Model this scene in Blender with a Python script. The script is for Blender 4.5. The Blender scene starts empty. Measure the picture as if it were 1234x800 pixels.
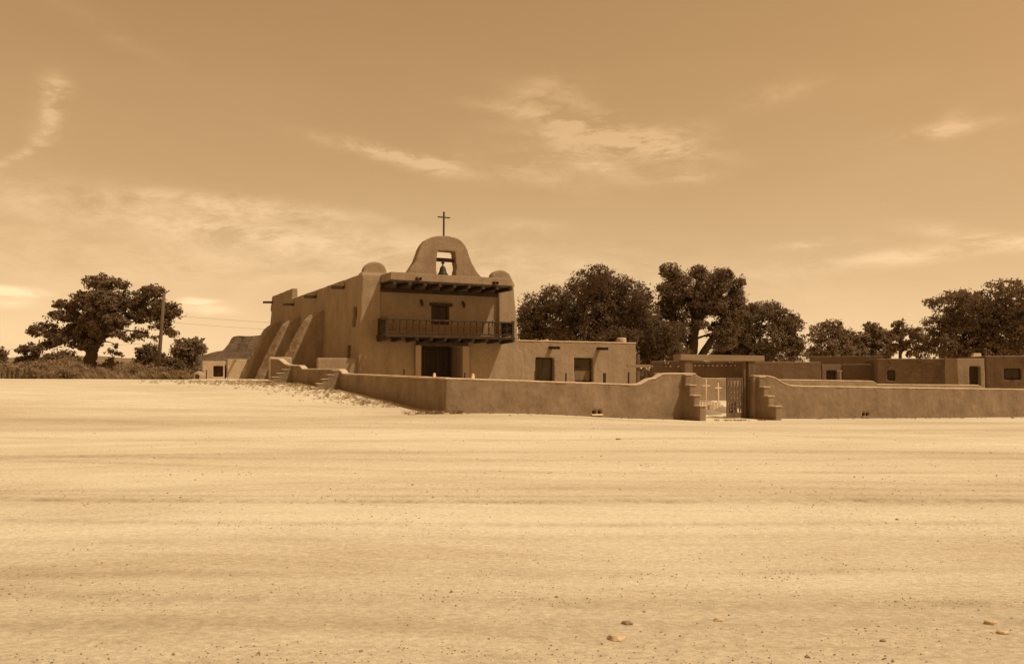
import bpy, bmesh, math, random
import numpy as np
from mathutils import Vector, Matrix, noise as mnoise
random.seed(7); RNG = np.random.default_rng(7)
scene = bpy.context.scene
COL = scene.collection
R = math.radians

# ------------------------------------------------------------------ camera
EYE = 1.65; F = 1050.0; PW, PH = 1234.0, 800.0
PITCH = math.atan(50 / F); ROLL = 0.0044
_f = Vector((0, math.cos(PITCH), math.sin(PITCH)))
_u0 = Vector((0, -math.sin(PITCH), math.cos(PITCH))); _r0 = Vector((1, 0, 0))
_r = _r0 * math.cos(ROLL) + _u0 * math.sin(ROLL)
_u = _u0 * math.cos(ROLL) - _r0 * math.sin(ROLL)
cd = bpy.data.cameras.new('camera'); cam = bpy.data.objects.new('camera', cd); COL.objects.link(cam)
cd.sensor_width = 36.0; cd.lens = 36.0 * F / PW; cd.clip_start = 0.1; cd.clip_end = 9000
m = Matrix((_r, _u, -_f)).transposed().to_4x4(); m.translation = (0, 0, EYE)
cam.matrix_world = m; scene.camera = cam

# the pueblo grid: u along the church front (to the right), v back from the road
TH = R(25.9); CT, ST = math.cos(TH), math.sin(TH); C0 = (-2.55, 34.8)
def W(u, v, z=0.0): return Vector((C0[0] + CT * u - ST * v, C0[1] + ST * u + CT * v, z))
def UV(x, y):
    a, b = x - C0[0], y - C0[1]
    return CT * a + ST * b, -ST * a + CT * b
def ray(px, py): return _f + _r * ((px - 617) / F) + _u * ((400 - py) / F)
def at_v(px, py, v):           # surveying helper: sight line meets the plane v
    d = ray(px, py); n = Vector((-ST, CT, 0)); p0 = W(0, v, EYE)
    t = (p0 - Vector((0, 0, EYE))).dot(n) / d.dot(n)
    p = Vector((0, 0, EYE)) + d * t
    u, _ = UV(p.x, p.y); return u, p.z
def at_y(px, py, Y):
    d = ray(px, py); t = Y / d.y
    return Vector((0, 0, EYE)) + d * t

# ------------------------------------------------------------------ sun and sky
SU = Vector((.43, -.39, 1.0)).normalized()
SUNV = Vector((CT * SU.x - ST * SU.y, ST * SU.x + CT * SU.y, SU.z)).normalized()
SUN_EL = math.asin(SUNV.z); SUN_AZ = math.atan2(SUNV.x, SUNV.y)
sd = bpy.data.lights.new('sun', 'SUN'); sd.energy = 3.8; sd.angle = R(0.5); sd.color = (1.0, .90, .72)
so = bpy.data.objects.new('sun', sd); COL.objects.link(so)
so.rotation_euler = SUNV.to_track_quat('Z', 'Y').to_euler(); so.location = (30, -20, 60)
scene.view_settings.view_transform = 'Standard'; scene.view_settings.look = 'None'
scene.view_settings.exposure = 0.0; scene.view_settings.gamma = 1.0
try: scene.view_settings.use_curve_mapping = False
except Exception: pass

w = bpy.data.worlds.new("World"); scene.world = w; w.use_nodes = True
nt = w.node_tree; N = nt.nodes; L = nt.links; N.clear()
def nd(tree, typ, **kw):
    n = tree.nodes.new(typ)
    for k, v in kw.items():
        if k == 'inp':
            for i, val in v.items(): n.inputs[i].default_value = val
        else: setattr(n, k, v)
    return n
def mth(tree, op, a, b=None, clamp=False):
    n = tree.nodes.new('ShaderNodeMath'); n.operation = op; n.use_clamp = clamp
    for i, x in enumerate((a, b)):
        if x is None: continue
        if isinstance(x, (int, float)): n.inputs[i].default_value = x
        else: tree.links.new(x, n.inputs[i])
    return n.outputs[0]
sky = nd(nt, 'ShaderNodeTexSky', sky_type='NISHITA', sun_disc=False, sun_elevation=SUN_EL, sun_rotation=SUN_AZ)
sky.altitude = 1700; sky.air_density = 1.0; sky.dust_density = 1.6; sky.ozone_density = 1.0
bw = nd(nt, 'ShaderNodeRGBToBW'); L.new(sky.outputs[0], bw.inputs[0])
tc = nd(nt, 'ShaderNodeTexCoord'); D = tc.outputs['Generated']
sep = nd(nt, 'ShaderNodeSeparateXYZ'); L.new(D, sep.inputs[0])
el = nd(nt, 'ShaderNodeMapRange', interpolation_type='SMOOTHSTEP', inp={1: 0.0, 2: 0.42, 3: 0.0, 4: 1.0}); L.new(sep.outputs[2], el.inputs[0])
tint = nd(nt, 'ShaderNodeMix', data_type='RGBA'); L.new(el.outputs[0], tint.inputs[0])
tint.inputs[6].default_value = (.90, .61, .32, 1); tint.inputs[7].default_value = (1.42, .81, .345, 1)
skyc = nd(nt, 'ShaderNodeMix', data_type='RGBA', blend_type='MULTIPLY', inp={0: 1.0})
SKY_GAIN = 1.7
bwg = mth(nt, 'MULTIPLY', bw.outputs[0], SKY_GAIN)
L.new(bwg, skyc.inputs[6]); L.new(tint.outputs[2], skyc.inputs[7])
# wisps of cirrus: each a soft patch of the sky dome, broken up by stretched noise
clouds = [  # px, py, half length, half width, tilt (deg, clockwise), strength
    (690, 150, 90, 6, 13, 1.1), (735, 172, 70, 5, 8, .9), (680, 140, 50, 20, 10, .45), (760, 178, 75, 17, 6, .95), (800, 165, 40, 12, -8, .6), (640, 205, 60, 18, 12, .5), (720, 200, 50, 10, 20, .5), (690, 130, 60, 12, 18, .35),
    (460, 183, 70, 6, 11, 1.0), (500, 195, 45, 9, 14, .7), (540, 200, 18, 8, -10, .5), (69, 108, 12, 9, 0, .9), (63, 128, 8, 22, 12, .85), (50, 163, 15, 4.5, -50, .75), (20, 189, 30, 3.5, -33, .8), (60, 140, 16, 30, 14, .3), (300, 248, 100, 8, 4, .75), (290, 281, 60, 5, 8, .65),
    (1135, 157, 42, 6, -5, .8), (1150, 150, 14, 10, -40, .6), (985, 294, 36, 4, -3, .8), (1120, 305, 110, 8, -6, .6),
    (1170, 285, 60, 8, 14, .5), (940, 112, 34, 9, -12, .45), (650, 112, 40, 16, -20, .45), (830, 215, 24, 6, 0, .5),
    (170, 250, 240, 20, 4, .38), (330, 282, 200, 16, 6, .36), (100, 310, 260, 26, 2, .2), (640, 272, 30, 6, 4, .35),
    (540, 315, 300, 30, 3, .35), (135, 40, 50, 8, 25, .25),
    (14, 351, 24, 3.5, 2, .9), (2, 349, 12, 3, 0, .7), (30, 355, 18, 3, 6, .6), (8, 364, 24, 5, 0, .4), (236, 364, 18, 2.6, -3, .9), (228, 362, 8, 3, 0, .6), (250, 373, 30, 5, 2, .5)]
acc = None
for (px, py, sx, sy, ang, s) in clouds:
    c = ray(px, py).normalized(); a = R(ang)
    ea = (ray(px + 5 * math.cos(a), py + 5 * math.sin(a)).normalized() - c).normalized()
    eb = (ray(px - 5 * math.sin(a), py + 5 * math.cos(a)).normalized() - c).normalized()
    def dt(vec, sc):
        n = nd(nt, 'ShaderNodeVectorMath', operation='DOT_PRODUCT'); L.new(D, n.inputs[0]); n.inputs[1].default_value = vec
        x = mth(nt, 'SUBTRACT', n.outputs['Value'], c.dot(vec)); x = mth(nt, 'MULTIPLY', x, F / sc)
        return mth(nt, 'MULTIPLY', x, x)
    g = mth(nt, 'ADD', dt(ea, sx), dt(eb, sy)); g = mth(nt, 'MULTIPLY', g, -0.75)
    g = mth(nt, 'POWER', 2.718, g); g = mth(nt, 'MULTIPLY', g, s)
    f = nd(nt, 'ShaderNodeVectorMath', operation='DOT_PRODUCT'); L.new(D, f.inputs[0]); f.inputs[1].default_value = c
    g = mth(nt, 'MULTIPLY', g, mth(nt, 'GREATER_THAN', f.outputs['Value'], 0.0))
    acc = g if acc is None else mth(nt, 'ADD', acc, g)
mp = nd(nt, 'ShaderNodeMapping'); L.new(D, mp.inputs[0]); mp.inputs['Scale'].default_value = (12, 12, 38); mp.inputs['Rotation'].default_value = (0, R(9), 0)
ns = nd(nt, 'ShaderNodeTexNoise', inp={'Scale': 1.0, 'Detail': 14.0, 'Roughness': .70, 'Distortion': .3}); L.new(mp.outputs[0], ns.inputs['Vector'])
mp2 = nd(nt, 'ShaderNodeMapping'); L.new(D, mp2.inputs[0]); mp2.inputs['Scale'].default_value = (2.2, 2.2, 9); mp2.inputs['Rotation'].default_value = (0, R(-5), 0)
ns2 = nd(nt, 'ShaderNodeTexNoise', inp={'Scale': 1.0, 'Detail': 9.0, 'Roughness': .6, 'Distortion': .2}); L.new(mp2.outputs[0], ns2.inputs['Vector'])
r1 = nd(nt, 'ShaderNodeMapRange', inp={1: .39, 2: .62, 3: 0.05, 4: 1.5}); L.new(ns.outputs[0], r1.inputs[0])
r2 = nd(nt, 'ShaderNodeMapRange', inp={1: .45, 2: .8, 3: 0.0, 4: .18}); L.new(ns2.outputs[0], r2.inputs[0])
den = mth(nt, 'ADD', mth(nt, 'MULTIPLY', acc, r1.outputs[0]), r2.outputs[0], clamp=True)
clc = nd(nt, 'ShaderNodeMix', data_type='RGBA', blend_type='MULTIPLY', inp={0: 1.0}); L.new(skyc.outputs[2], clc.inputs[6])
clc.inputs[7].default_value = (1.38, 1.46, 1.62, 1)
mixc = nd(nt, 'ShaderNodeMix', data_type='RGBA'); L.new(den, mixc.inputs[0]); L.new(skyc.outputs[2], mixc.inputs[6]); L.new(clc.outputs[2], mixc.inputs[7])
bg = nd(nt, 'ShaderNodeBackground', inp={1: 0.10}); L.new(mixc.outputs[2], bg.inputs[0])
out = nd(nt, 'ShaderNodeOutputWorld'); L.new(bg.outputs[0], out.inputs[0])

# ------------------------------------------------------------------ materials
def mk(name, c1, c2, scale=1.0, stretch=(1, 1, 1), rough=.9, bump=.3, bscale=12.0, bdist=.02, fine=.25, wear=0):
    mt = bpy.data.materials.new(name); mt.use_nodes = True; t = mt.node_tree; b = t.nodes['Principled BSDF']
    co = nd(t, 'ShaderNodeTexCoord'); mp = nd(t, 'ShaderNodeMapping'); t.links.new(co.outputs['Object'], mp.inputs[0])
    mp.inputs['Scale'].default_value = stretch
    n1 = nd(t, 'ShaderNodeTexNoise', inp={'Scale': scale, 'Detail': 6.0, 'Roughness': .6}); t.links.new(mp.outputs[0], n1.inputs['Vector'])
    rp = nd(t, 'ShaderNodeValToRGB'); rp.color_ramp.elements[0].position = .3; rp.color_ramp.elements[1].position = .7
    rp.color_ramp.elements[0].color = (*c1, 1); rp.color_ramp.elements[1].color = (*c2, 1); t.links.new(n1.outputs[0], rp.inputs[0])
    n2 = nd(t, 'ShaderNodeTexNoise', inp={'Scale': bscale, 'Detail': 8.0, 'Roughness': .65}); t.links.new(mp.outputs[0], n2.inputs['Vector'])
    mx = nd(t, 'ShaderNodeMix', data_type='RGBA', blend_type='OVERLAY', inp={0: fine}); t.links.new(rp.outputs[0], mx.inputs[6])
    t.links.new(n2.outputs[0], mx.inputs[7])
    colr = mx.outputs[2]
    if wear:
        for (sc, st, lo, amt) in ((1.0, (2.6, 2.6, .16), .46, wear), (.55, (1, 1, 1.3), .44, wear * .9), (6.0, (1, 1, 1), .56, wear * .7)):
            m2 = nd(t, 'ShaderNodeMapping'); t.links.new(co.outputs['Object'], m2.inputs[0]); m2.inputs['Scale'].default_value = st
            n3 = nd(t, 'ShaderNodeTexNoise', inp={'Scale': sc, 'Detail': 5.0, 'Roughness': .6}); t.links.new(m2.outputs[0], n3.inputs['Vector'])
            r3 = nd(t, 'ShaderNodeMapRange', inp={1: lo, 2: lo + .22, 3: 0.0, 4: amt}); t.links.new(n3.outputs[0], r3.inputs[0])
            mm = nd(t, 'ShaderNodeMix', data_type='RGBA', blend_type='MULTIPLY'); t.links.new(r3.outputs[0], mm.inputs[0]); t.links.new(colr, mm.inputs[6]); mm.inputs[7].default_value = (.62, .60, .58, 1)
            colr = mm.outputs[2]
    t.links.new(colr, b.inputs['Base Color'])
    bp = nd(t, 'ShaderNodeBump', inp={'Strength': bump, 'Distance': bdist}); t.links.new(n2.outputs[0], bp.inputs['Height'])
    t.links.new(bp.outputs[0], b.inputs['Normal'])
    b.inputs['Roughness'].default_value = rough; b.inputs['Specular IOR Level'].default_value = .2
    return mt
M = {}
M['adobe'] = mk('adobe_plaster', (.255, .178, .108), (.315, .225, .142), .9, (1, 1, .55), .95, .5, 9, .03, wear=.26)
M['adobe_wall'] = mk('adobe_wall_plaster', (.20, .138, .083), (.285, .204, .130), 1.3, (1, 1, .7), .95, .4, 7, .03, wear=.34)
M['adobe_pale'] = mk('pale_plaster', (.42, .31, .195), (.49, .37, .24), .8, (1, 1, .6), .95, .4, 9, .02)
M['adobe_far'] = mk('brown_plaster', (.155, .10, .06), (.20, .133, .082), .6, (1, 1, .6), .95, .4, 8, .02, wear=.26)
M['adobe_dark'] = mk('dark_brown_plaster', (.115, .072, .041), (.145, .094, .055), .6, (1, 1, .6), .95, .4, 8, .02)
M['dado'] = mk('painted_dado', (.22, .135, .07), (.27, .17, .09), 1.5, (1, 1, 1), .9, .3, 12, .01)
M['jamb'] = mk('limewash', (.31, .215, .132), (.36, .255, .162), 2, (1, 1, .5), .9, .3, 12, .01)
M['wood_dark'] = mk('dark_timber', (.034, .021, .011), (.070, .044, .024), 3, (1, 1, .25), .8, .5, 25, .008)
M['wood'] = mk('weathered_timber', (.10, .063, .035), (.17, .112, .064), 3, (1, 1, .2), .85, .5, 25, .008)
M['wood_lintel'] = mk('sunbleached_timber', (.19, .125, .075), (.27, .185, .11), 3, (.2, 1, 1), .85, .5, 25, .008)
M['door'] = mk('door_timber', (.036, .021, .010), (.065, .040, .021), 3, (1, 1, .15), .7, .4, 25, .006)
M['iron'] = mk('dark_iron', (.03, .019, .010), (.05, .03, .017), 6, (1, 1, 1), .55, .2, 30, .003)
M['white'] = mk('white_paint', (.74, .58, .38), (.82, .66, .46), 3, (1, 1, 1), .8, .2, 20, .004)
M['stone'] = mk('pale_stone', (.42, .30, .17), (.62, .47, .29), 9, (1, 1, 1), .9, .6, 30, .01)
M['pebble'] = mk('pebbles', (.13, .085, .048), (.40, .285, .17), 2.3, (1, 1, 1), .9, .4, 30, .005)
M['bark'] = mk('bark', (.045, .027, .013), (.085, .052, .027), 3, (1, 1, .2), .95, .8, 14, .04)
M['pole'] = mk('pole_timber', (.11, .07, .038), (.17, .112, .063), 4, (1, 1, .1), .9, .4, 18, .01)
M['rock'] = mk('mesa_rock', (.075, .046, .025), (.165, .108, .063), .06, (1, 1, 2.5), .95, 1.0, .25, 2.5)
M['hill'] = mk('far_hills', (.16, .105, .06), (.22, .148, .088), .02, (1, 1, 1), .95, .3, .1, 2.0)
M['bright_rim'] = mk('sunlit_rim_plaster', (.44, .33, .21), (.54, .42, .28), 1.5, (1, 1, 1), .95, .4, 12, .015)  # paler tone that paints the sunlit rim on wall tops and steps
M['path'] = mk('packed_path', (.60, .46, .275), (.66, .51, .31), 2, (1, 1, 1), .95, .3, 18, .01)

def glassy(name, c):
    mt = bpy.data.materials.new(name); mt.use_nodes = True; b = mt.node_tree.nodes['Principled BSDF']
    t = mt.node_tree; co = nd(t, 'ShaderNodeTexCoord')
    n1 = nd(t, 'ShaderNodeTexNoise', inp={'Scale': 2.0}); t.links.new(co.outputs['Object'], n1.inputs['Vector'])
    rp = nd(t, 'ShaderNodeValToRGB'); rp.color_ramp.elements[0].color = (*[x * .6 for x in c], 1); rp.color_ramp.elements[1].color = (*c, 1)
    t.links.new(n1.outputs[0], rp.inputs[0]); t.links.new(rp.outputs[0], b.inputs['Base Color'])
    b.inputs['Roughness'].default_value = .12; b.inputs['Specular Tint'].default_value = (1, .72, .42, 1); b.inputs['Specular IOR Level'].default_value = .4
    return mt
M['glass'] = glassy('dark_glass', (.03, .019, .010)); M['pane_reflection'] = mk('pane_reflection', (.14, .09, .05), (.20, .13, .075), 6, (1, 1, .1), .9, .3, 20, .005)  # last one: flat lighter tone painted for the reflection in a lower sash

def leafmat(name, c1, c2, trans=.3):
    mt = bpy.data.materials.new(name); mt.use_nodes = True; t = mt.node_tree; t.nodes.clear()
    co = nd(t, 'ShaderNodeTexCoord'); n1 = nd(t, 'ShaderNodeTexNoise', inp={'Scale': 1.6, 'Detail': 4.0}); t.links.new(co.outputs['Object'], n1.inputs['Vector'])
    rp = nd(t, 'ShaderNodeValToRGB'); rp.color_ramp.elements[0].position = .3; rp.color_ramp.elements[1].position = .7
    rp.color_ramp.elements[0].color = (*c1, 1); rp.color_ramp.elements[1].color = (*c2, 1); t.links.new(n1.outputs[0], rp.inputs[0])
    d = nd(t, 'ShaderNodeBsdfDiffuse'); tr = nd(t, 'ShaderNodeBsdfTranslucent'); mx = nd(t, 'ShaderNodeMixShader', inp={0: trans})
    t.links.new(rp.outputs[0], d.inputs[0]); t.links.new(rp.outputs[0], tr.inputs[0]); t.links.new(d.outputs[0], mx.inputs[1]); t.links.new(tr.outputs[0], mx.inputs[2])
    o = nd(t, 'ShaderNodeOutputMaterial'); t.links.new(mx.outputs[0], o.inputs[0])
    return mt
M['leaf'] = leafmat('leaves', (.15, .098, .056), (.26, .176, .103), .42)
M['leaf_dark'] = leafmat('dark_leaves', (.115, .073, .041), (.205, .136, .079), .42)
M['leaf_light'] = leafmat('light_leaves', (.21, .143, .085), (.31, .22, .134), .42)
M['brush'] = leafmat('dry_brush', (.25, .17, .095), (.36, .25, .145), .25)
M['straw'] = leafmat('straw', (.42, .31, .185), (.60, .47, .30), .35)

# ground: tan dirt with streaks left by graders and tyres
def groundmat():
    mt = bpy.data.materials.new('packed_dirt'); mt.use_nodes = True; t = mt.node_tree; b = t.nodes['Principled BSDF']; lk = t.links
    co = nd(t, 'ShaderNodeTexCoord'); O = co.outputs['Object']
    # streaks sweep in long curves, as vehicles turn across the lot
    wn = nd(t, 'ShaderNodeTexNoise', inp={'Scale': .05, 'Detail': 2.0, 'Roughness': .5}); lk.new(O, wn.inputs['Vector'])
    s0 = nd(t, 'ShaderNodeSeparateXYZ'); lk.new(O, s0.inputs[0])
    bend = mth(t, 'ADD', mth(t, 'MULTIPLY', mth(t, 'SUBTRACT', wn.outputs[0], .5), 10.0), mth(t, 'MULTIPLY', mth(t, 'MULTIPLY', s0.outputs[0], s0.outputs[0]), .007))
    cb = nd(t, 'ShaderNodeCombineXYZ'); lk.new(s0.outputs[0], cb.inputs[0]); lk.new(mth(t, 'ADD', s0.outputs[1], bend), cb.inputs[1]); lk.new(s0.outputs[2], cb.inputs[2])
    OB = cb.outputs[0]
    def nz(scale, stretch=(1, 1, 1), det=6, rough=.6, rot=0, dist=0.0, src=None):
        mp = nd(t, 'ShaderNodeMapping'); lk.new(src or O, mp.inputs[0]); mp.inputs['Scale'].default_value = stretch; mp.inputs['Rotation'].default_value = (0, 0, rot)
        n = nd(t, 'ShaderNodeTexNoise', inp={'Scale': scale, 'Detail': det, 'Roughness': rough, 'Distortion': dist}); lk.new(mp.outputs[0], n.inputs['Vector']); return n.outputs[0]
    streak = nz(1.0, (.10, .9, 1), 12, .74, R(-1.5), .3, OB)
    streak2 = nz(1.0, (.5, 4.2, 1), 10, .72, R(2), .3, OB)
    patch = nz(.16, (.55, 1, 1), 12, .72, 0, .3)
    grain = nz(20, (.7, 1, 1), 9, .82)
    speck = nz(120, (1, 1, 1), 3, .6)
    rp = nd(t, 'ShaderNodeValToRGB'); e = rp.color_ramp.elements
    e[0].position = .36; e[0].color = (.425, .334, .214, 1); e[1].position = .62; e[1].color = (.655, .55, .39, 1)
    s = mth(t, 'ADD', mth(t, 'MULTIPLY', streak, .34), mth(t, 'ADD', mth(t, 'MULTIPLY', streak2, .18), mth(t, 'MULTIPLY', patch, .48)))
    spb = nd(t, 'ShaderNodeSeparateXYZ'); lk.new(O, spb.inputs[0]); wv = mth(t, 'MULTIPLY', mth(t, 'SUBTRACT', nz(.05, (1, .3, 1), 5, .6), .5), 7.0)
    yb = mth(t, 'ADD', spb.outputs[1], wv)
    for (y0, sl, wd, st) in ((9.6, .0, 1.0, .10), (14.0, .03, 1.3, .05), (22.5, -.05, 3.2, .05), (33, .25, 2.0, -.08), (39, .35, 1.6, -.05), (27, .15, 1.2, -.05), (6.6, .02, .35, .04), (4.8, -.03, 1.0, -.02), (7.5, .0, .4, -.035), (12.4, -.02, .6, -.04), (17.6, .03, 1.0, -.04), (29, .1, 2.5, -.03)):
        q = mth(t, 'DIVIDE', mth(t, 'SUBTRACT', yb, mth(t, 'ADD', mth(t, 'MULTIPLY', spb.outputs[0], sl), y0)), wd)
        s = mth(t, 'ADD', s, mth(t, 'MULTIPLY', mth(t, 'POWER', 2.718, mth(t, 'MULTIPLY', mth(t, 'MULTIPLY', q, q), -1)), st))
    lk.new(s, rp.inputs[0])
    mx = nd(t, 'ShaderNodeMix', data_type='RGBA', blend_type='OVERLAY', inp={0: .85}); lk.new(rp.outputs[0], mx.inputs[6])
    gm = nd(t, 'ShaderNodeMapRange', inp={1: .25, 2: .75, 3: .24, 4: .84}); lk.new(grain, gm.inputs[0]); lk.new(gm.outputs[0], mx.inputs[7])
    # gritty dark specks, in drifts
    gr = nd(t, 'ShaderNodeMapRange', inp={1: .60, 2: .69, 3: 0.0, 4: .42}); lk.new(speck, gr.inputs[0])
    dr = nd(t, 'ShaderNodeMapRange', inp={1: .42, 2: .62, 3: 1.0, 4: .15}); lk.new(streak2, dr.inputs[0])
    mx2 = nd(t, 'ShaderNodeMix', data_type='RGBA'); lk.new(mth(t, 'MULTIPLY', gr.outputs[0], dr.outputs[0]), mx2.inputs[0])
    lk.new(mx.outputs[2], mx2.inputs[6]); mx2.inputs[7].default_value = (.20, .14, .08, 1)
    # gravelly wheel tracks: bands that run across the lot
    sp = nd(t, 'ShaderNodeSeparateXYZ'); lk.new(O, sp.inputs[0])
    wob = nz(.06, (1, .02, 1), 2, .5); wob = mth(t, 'MULTIPLY', mth(t, 'SUBTRACT', wob, .5), 3.0)
    yy = mth(t, 'ADD', sp.outputs[1], wob); xx = sp.outputs[0]; tot = None
    brk = nz(.35, (1, .3, 1), 4, .6)
    for (y0, sl, cv, wd, st) in ((11.35, .004, .002, .20, 1.0), (11.75, .004, .002, .09, .6), (12.5, .02, -.006, .16, .45), (9.55, -.01, .004, .15, .55), (8.75, .03, -.006, .16, .3), (16.6, .012, .006, .3, .5), (18.4, .09, -.008, .28, .55), (7.25, .012, .0, .14, .4), (6.3, -.05, .004, .18, .6), (5.75, .004, .0, .2, .5), (21.5, .12, .012, .4, .45), (26, -.03, .01, .8, .4), (14.6, -.08, .012, .2, .45)):
        q = mth(t, 'DIVIDE', mth(t, 'SUBTRACT', yy, mth(t, 'ADD', mth(t, 'ADD', mth(t, 'MULTIPLY', xx, sl), mth(t, 'MULTIPLY', mth(t, 'MULTIPLY', xx, xx), cv)), y0)), wd)
        g = mth(t, 'MULTIPLY', mth(t, 'POWER', 2.718, mth(t, 'MULTIPLY', mth(t, 'MULTIPLY', q, q), -1)), st)
        tot = g if tot is None else mth(t, 'ADD', tot, g)
    bm_ = nd(t, 'ShaderNodeMapRange', inp={1: .35, 2: .65, 3: .25, 4: 1.0}); lk.new(brk, bm_.inputs[0])
    tread = nz(5.5, (1, .6, 1), 3, .6); trm = nd(t, 'ShaderNodeMapRange', inp={1: .35, 2: .65, 3: .3, 4: 1.0}); lk.new(tread, trm.inputs[0])
    tr = mth(t, 'MULTIPLY', mth(t, 'MULTIPLY', tot, bm_.outputs[0]), trm.outputs[0], clamp=True)
    mx3 = nd(t, 'ShaderNodeMix', data_type='RGBA'); lk.new(mth(t, 'MULTIPLY', tr, .95), mx3.inputs[0]); lk.new(mx2.outputs[2], mx3.inputs[6]); mx3.inputs[7].default_value = (.25, .178, .105, 1)
    lk.new(mx3.outputs[2], b.inputs['Base Color'])
    h = mth(t, 'ADD', mth(t, 'MULTIPLY', grain, .7), mth(t, 'ADD', mth(t, 'MULTIPLY', streak2, .35), mth(t, 'MULTIPLY', tread, mth(t, 'MULTIPLY', tot, 1.2))))
    bp = nd(t, 'ShaderNodeBump', inp={'Strength': .8, 'Distance': .035}); lk.new(h, bp.inputs['Height']); lk.new(bp.outputs[0], b.inputs['Normal'])
    b.inputs['Roughness'].default_value = .97; b.inputs['Specular IOR Level'].default_value = .1
    return mt
M['ground'] = groundmat()

# ------------------------------------------------------------------ helpers
def tag(o, label=None, cat=None, group=None, kind=None):
    for k, v in (('label', label), ('category', cat), ('group', group), ('kind', kind)):
        if v: o[k] = v
    return o
def empty(name, loc, rz=0, label=None, cat=None, group=None):
    o = bpy.data.objects.new(name, None); COL.objects.link(o); o.location = loc; o.rotation_euler = (0, 0, rz); o.empty_display_size = .3
    return tag(o, label, cat, group)
def link(name, me, mat, parent=None, loc=(0, 0, 0), rot=None):
    o = bpy.data.objects.new(name, me); COL.objects.link(o); o.location = loc
    if rot: o.rotation_euler = rot
    if mat is not None and not me.materials: me.materials.append(mat)
    if parent: o.parent = parent
    return o
def dup(o, parent=None):
    c = o.copy(); COL.objects.link(c)
    if parent: c.parent = parent
    for ch in list(o.children): dup(ch, c)
    return c
class MB:
    def __init__(s): s.v = []; s.f = []
    def add(s, vs, fs):
        b = len(s.v); s.v += [tuple(x) for x in vs]; s.f += [tuple(i + b for i in f) for f in fs]; return s
    def hexa(s, p):      # 4 bottom then 4 top, both counter-clockwise from above
        return s.add(p, [(3, 2, 1, 0), (4, 5, 6, 7), (0, 1, 5, 4), (1, 2, 6, 5), (2, 3, 7, 6), (3, 0, 4, 7)])
    def box(s, x0, x1, y0, y1, z0, z1):
        return s.hexa([(x0, y0, z0), (x1, y0, z0), (x1, y1, z0), (x0, y1, z0), (x0, y0, z1), (x1, y0, z1), (x1, y1, z1), (x0, y1, z1)])
    def taper(s, b, z0, t, z1):  # b,t = (x0,x1,y0,y1)
        return s.hexa([(b[0], b[2], z0), (b[1], b[2], z0), (b[1], b[3], z0), (b[0], b[3], z0), (t[0], t[2], z1), (t[1], t[2], z1), (t[1], t[3], z1), (t[0], t[3], z1)])
    def prism(s, poly, y0, y1):  # poly in (x,z), counter-clockwise seen from -y
        n = len(poly); vs = [(x, y0, z) for x, z in poly] + [(x, y1, z) for x, z in poly]
        fs = [tuple(range(n)), tuple(range(2 * n - 1, n - 1, -1))] + [(i, i + n, (i + 1) % n + n, (i + 1) % n) for i in range(n)]
        return s.add(vs, fs)
    def tube(s, path, rad, n=8, cap=True):
        P = [Vector(p) for p in path]; vs = []; fs = []; k = len(P)
        if isinstance(rad, (int, float)): rad = [rad] * k
        prev = None
        for i in range(k):
            d = (P[min(i + 1, k - 1)] - P[max(i - 1, 0)]).normalized()
            a = prev if prev is not None else (Vector((1, 0, 0)) if abs(d.x) < .8 else Vector((0, 1, 0)))
            a = (a - d * a.dot(d)).normalized(); b = d.cross(a); prev = a
            for j in range(n):
                q = 2 * math.pi * j / n; vs.append(P[i] + (a * math.cos(q) + b * math.sin(q)) * rad[i])
        for i in range(k - 1):
            for j in range(n):
                fs.append((i * n + j, i * n + (j + 1) % n, (i + 1) * n + (j + 1) % n, (i + 1) * n + j))
        if cap: fs += [tuple(range(n - 1, -1, -1)), tuple(range((k - 1) * n, k * n))]
        return s.add(vs, fs)
    def lathe(s, prof, n=12, c=(0, 0, 0)):
        vs = []; fs = []; k = len(prof)
        for r, z in prof:
            for j in range(n):
                q = 2 * math.pi * j / n; vs.append((c[0] + r * math.cos(q), c[1] + r * math.sin(q), c[2] + z))
        for i in range(k - 1):
            for j in range(n): fs.append((i * n + j, i * n + (j + 1) % n, (i + 1) * n + (j + 1) % n, (i + 1) * n + j))
        fs += [tuple(range(n - 1, -1, -1)), tuple(range((k - 1) * n, k * n))]
        return s.add(vs, fs)
    def mesh(s, name, bevel=0, smooth=False):
        me = bpy.data.meshes.new(name); me.from_pydata(s.v, [], s.f)
        if bevel:
            bm = bmesh.new(); bm.from_mesh(me)
            bmesh.ops.bevel(bm, geom=list(bm.edges), offset=bevel, segments=2, profile=.6, affect='EDGES', clamp_overlap=True)
            bm.to_mesh(me); bm.free()
        me.validate()
        if smooth:
            for p in me.polygons: p.use_smooth = True
        return me
    def build(s, name, mat, parent=None, bevel=0, smooth=False, loc=(0, 0, 0), rot=None):
        return link(name, s.mesh(name, bevel, smooth), M[mat] if isinstance(mat, str) else mat, parent, loc, rot)

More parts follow.
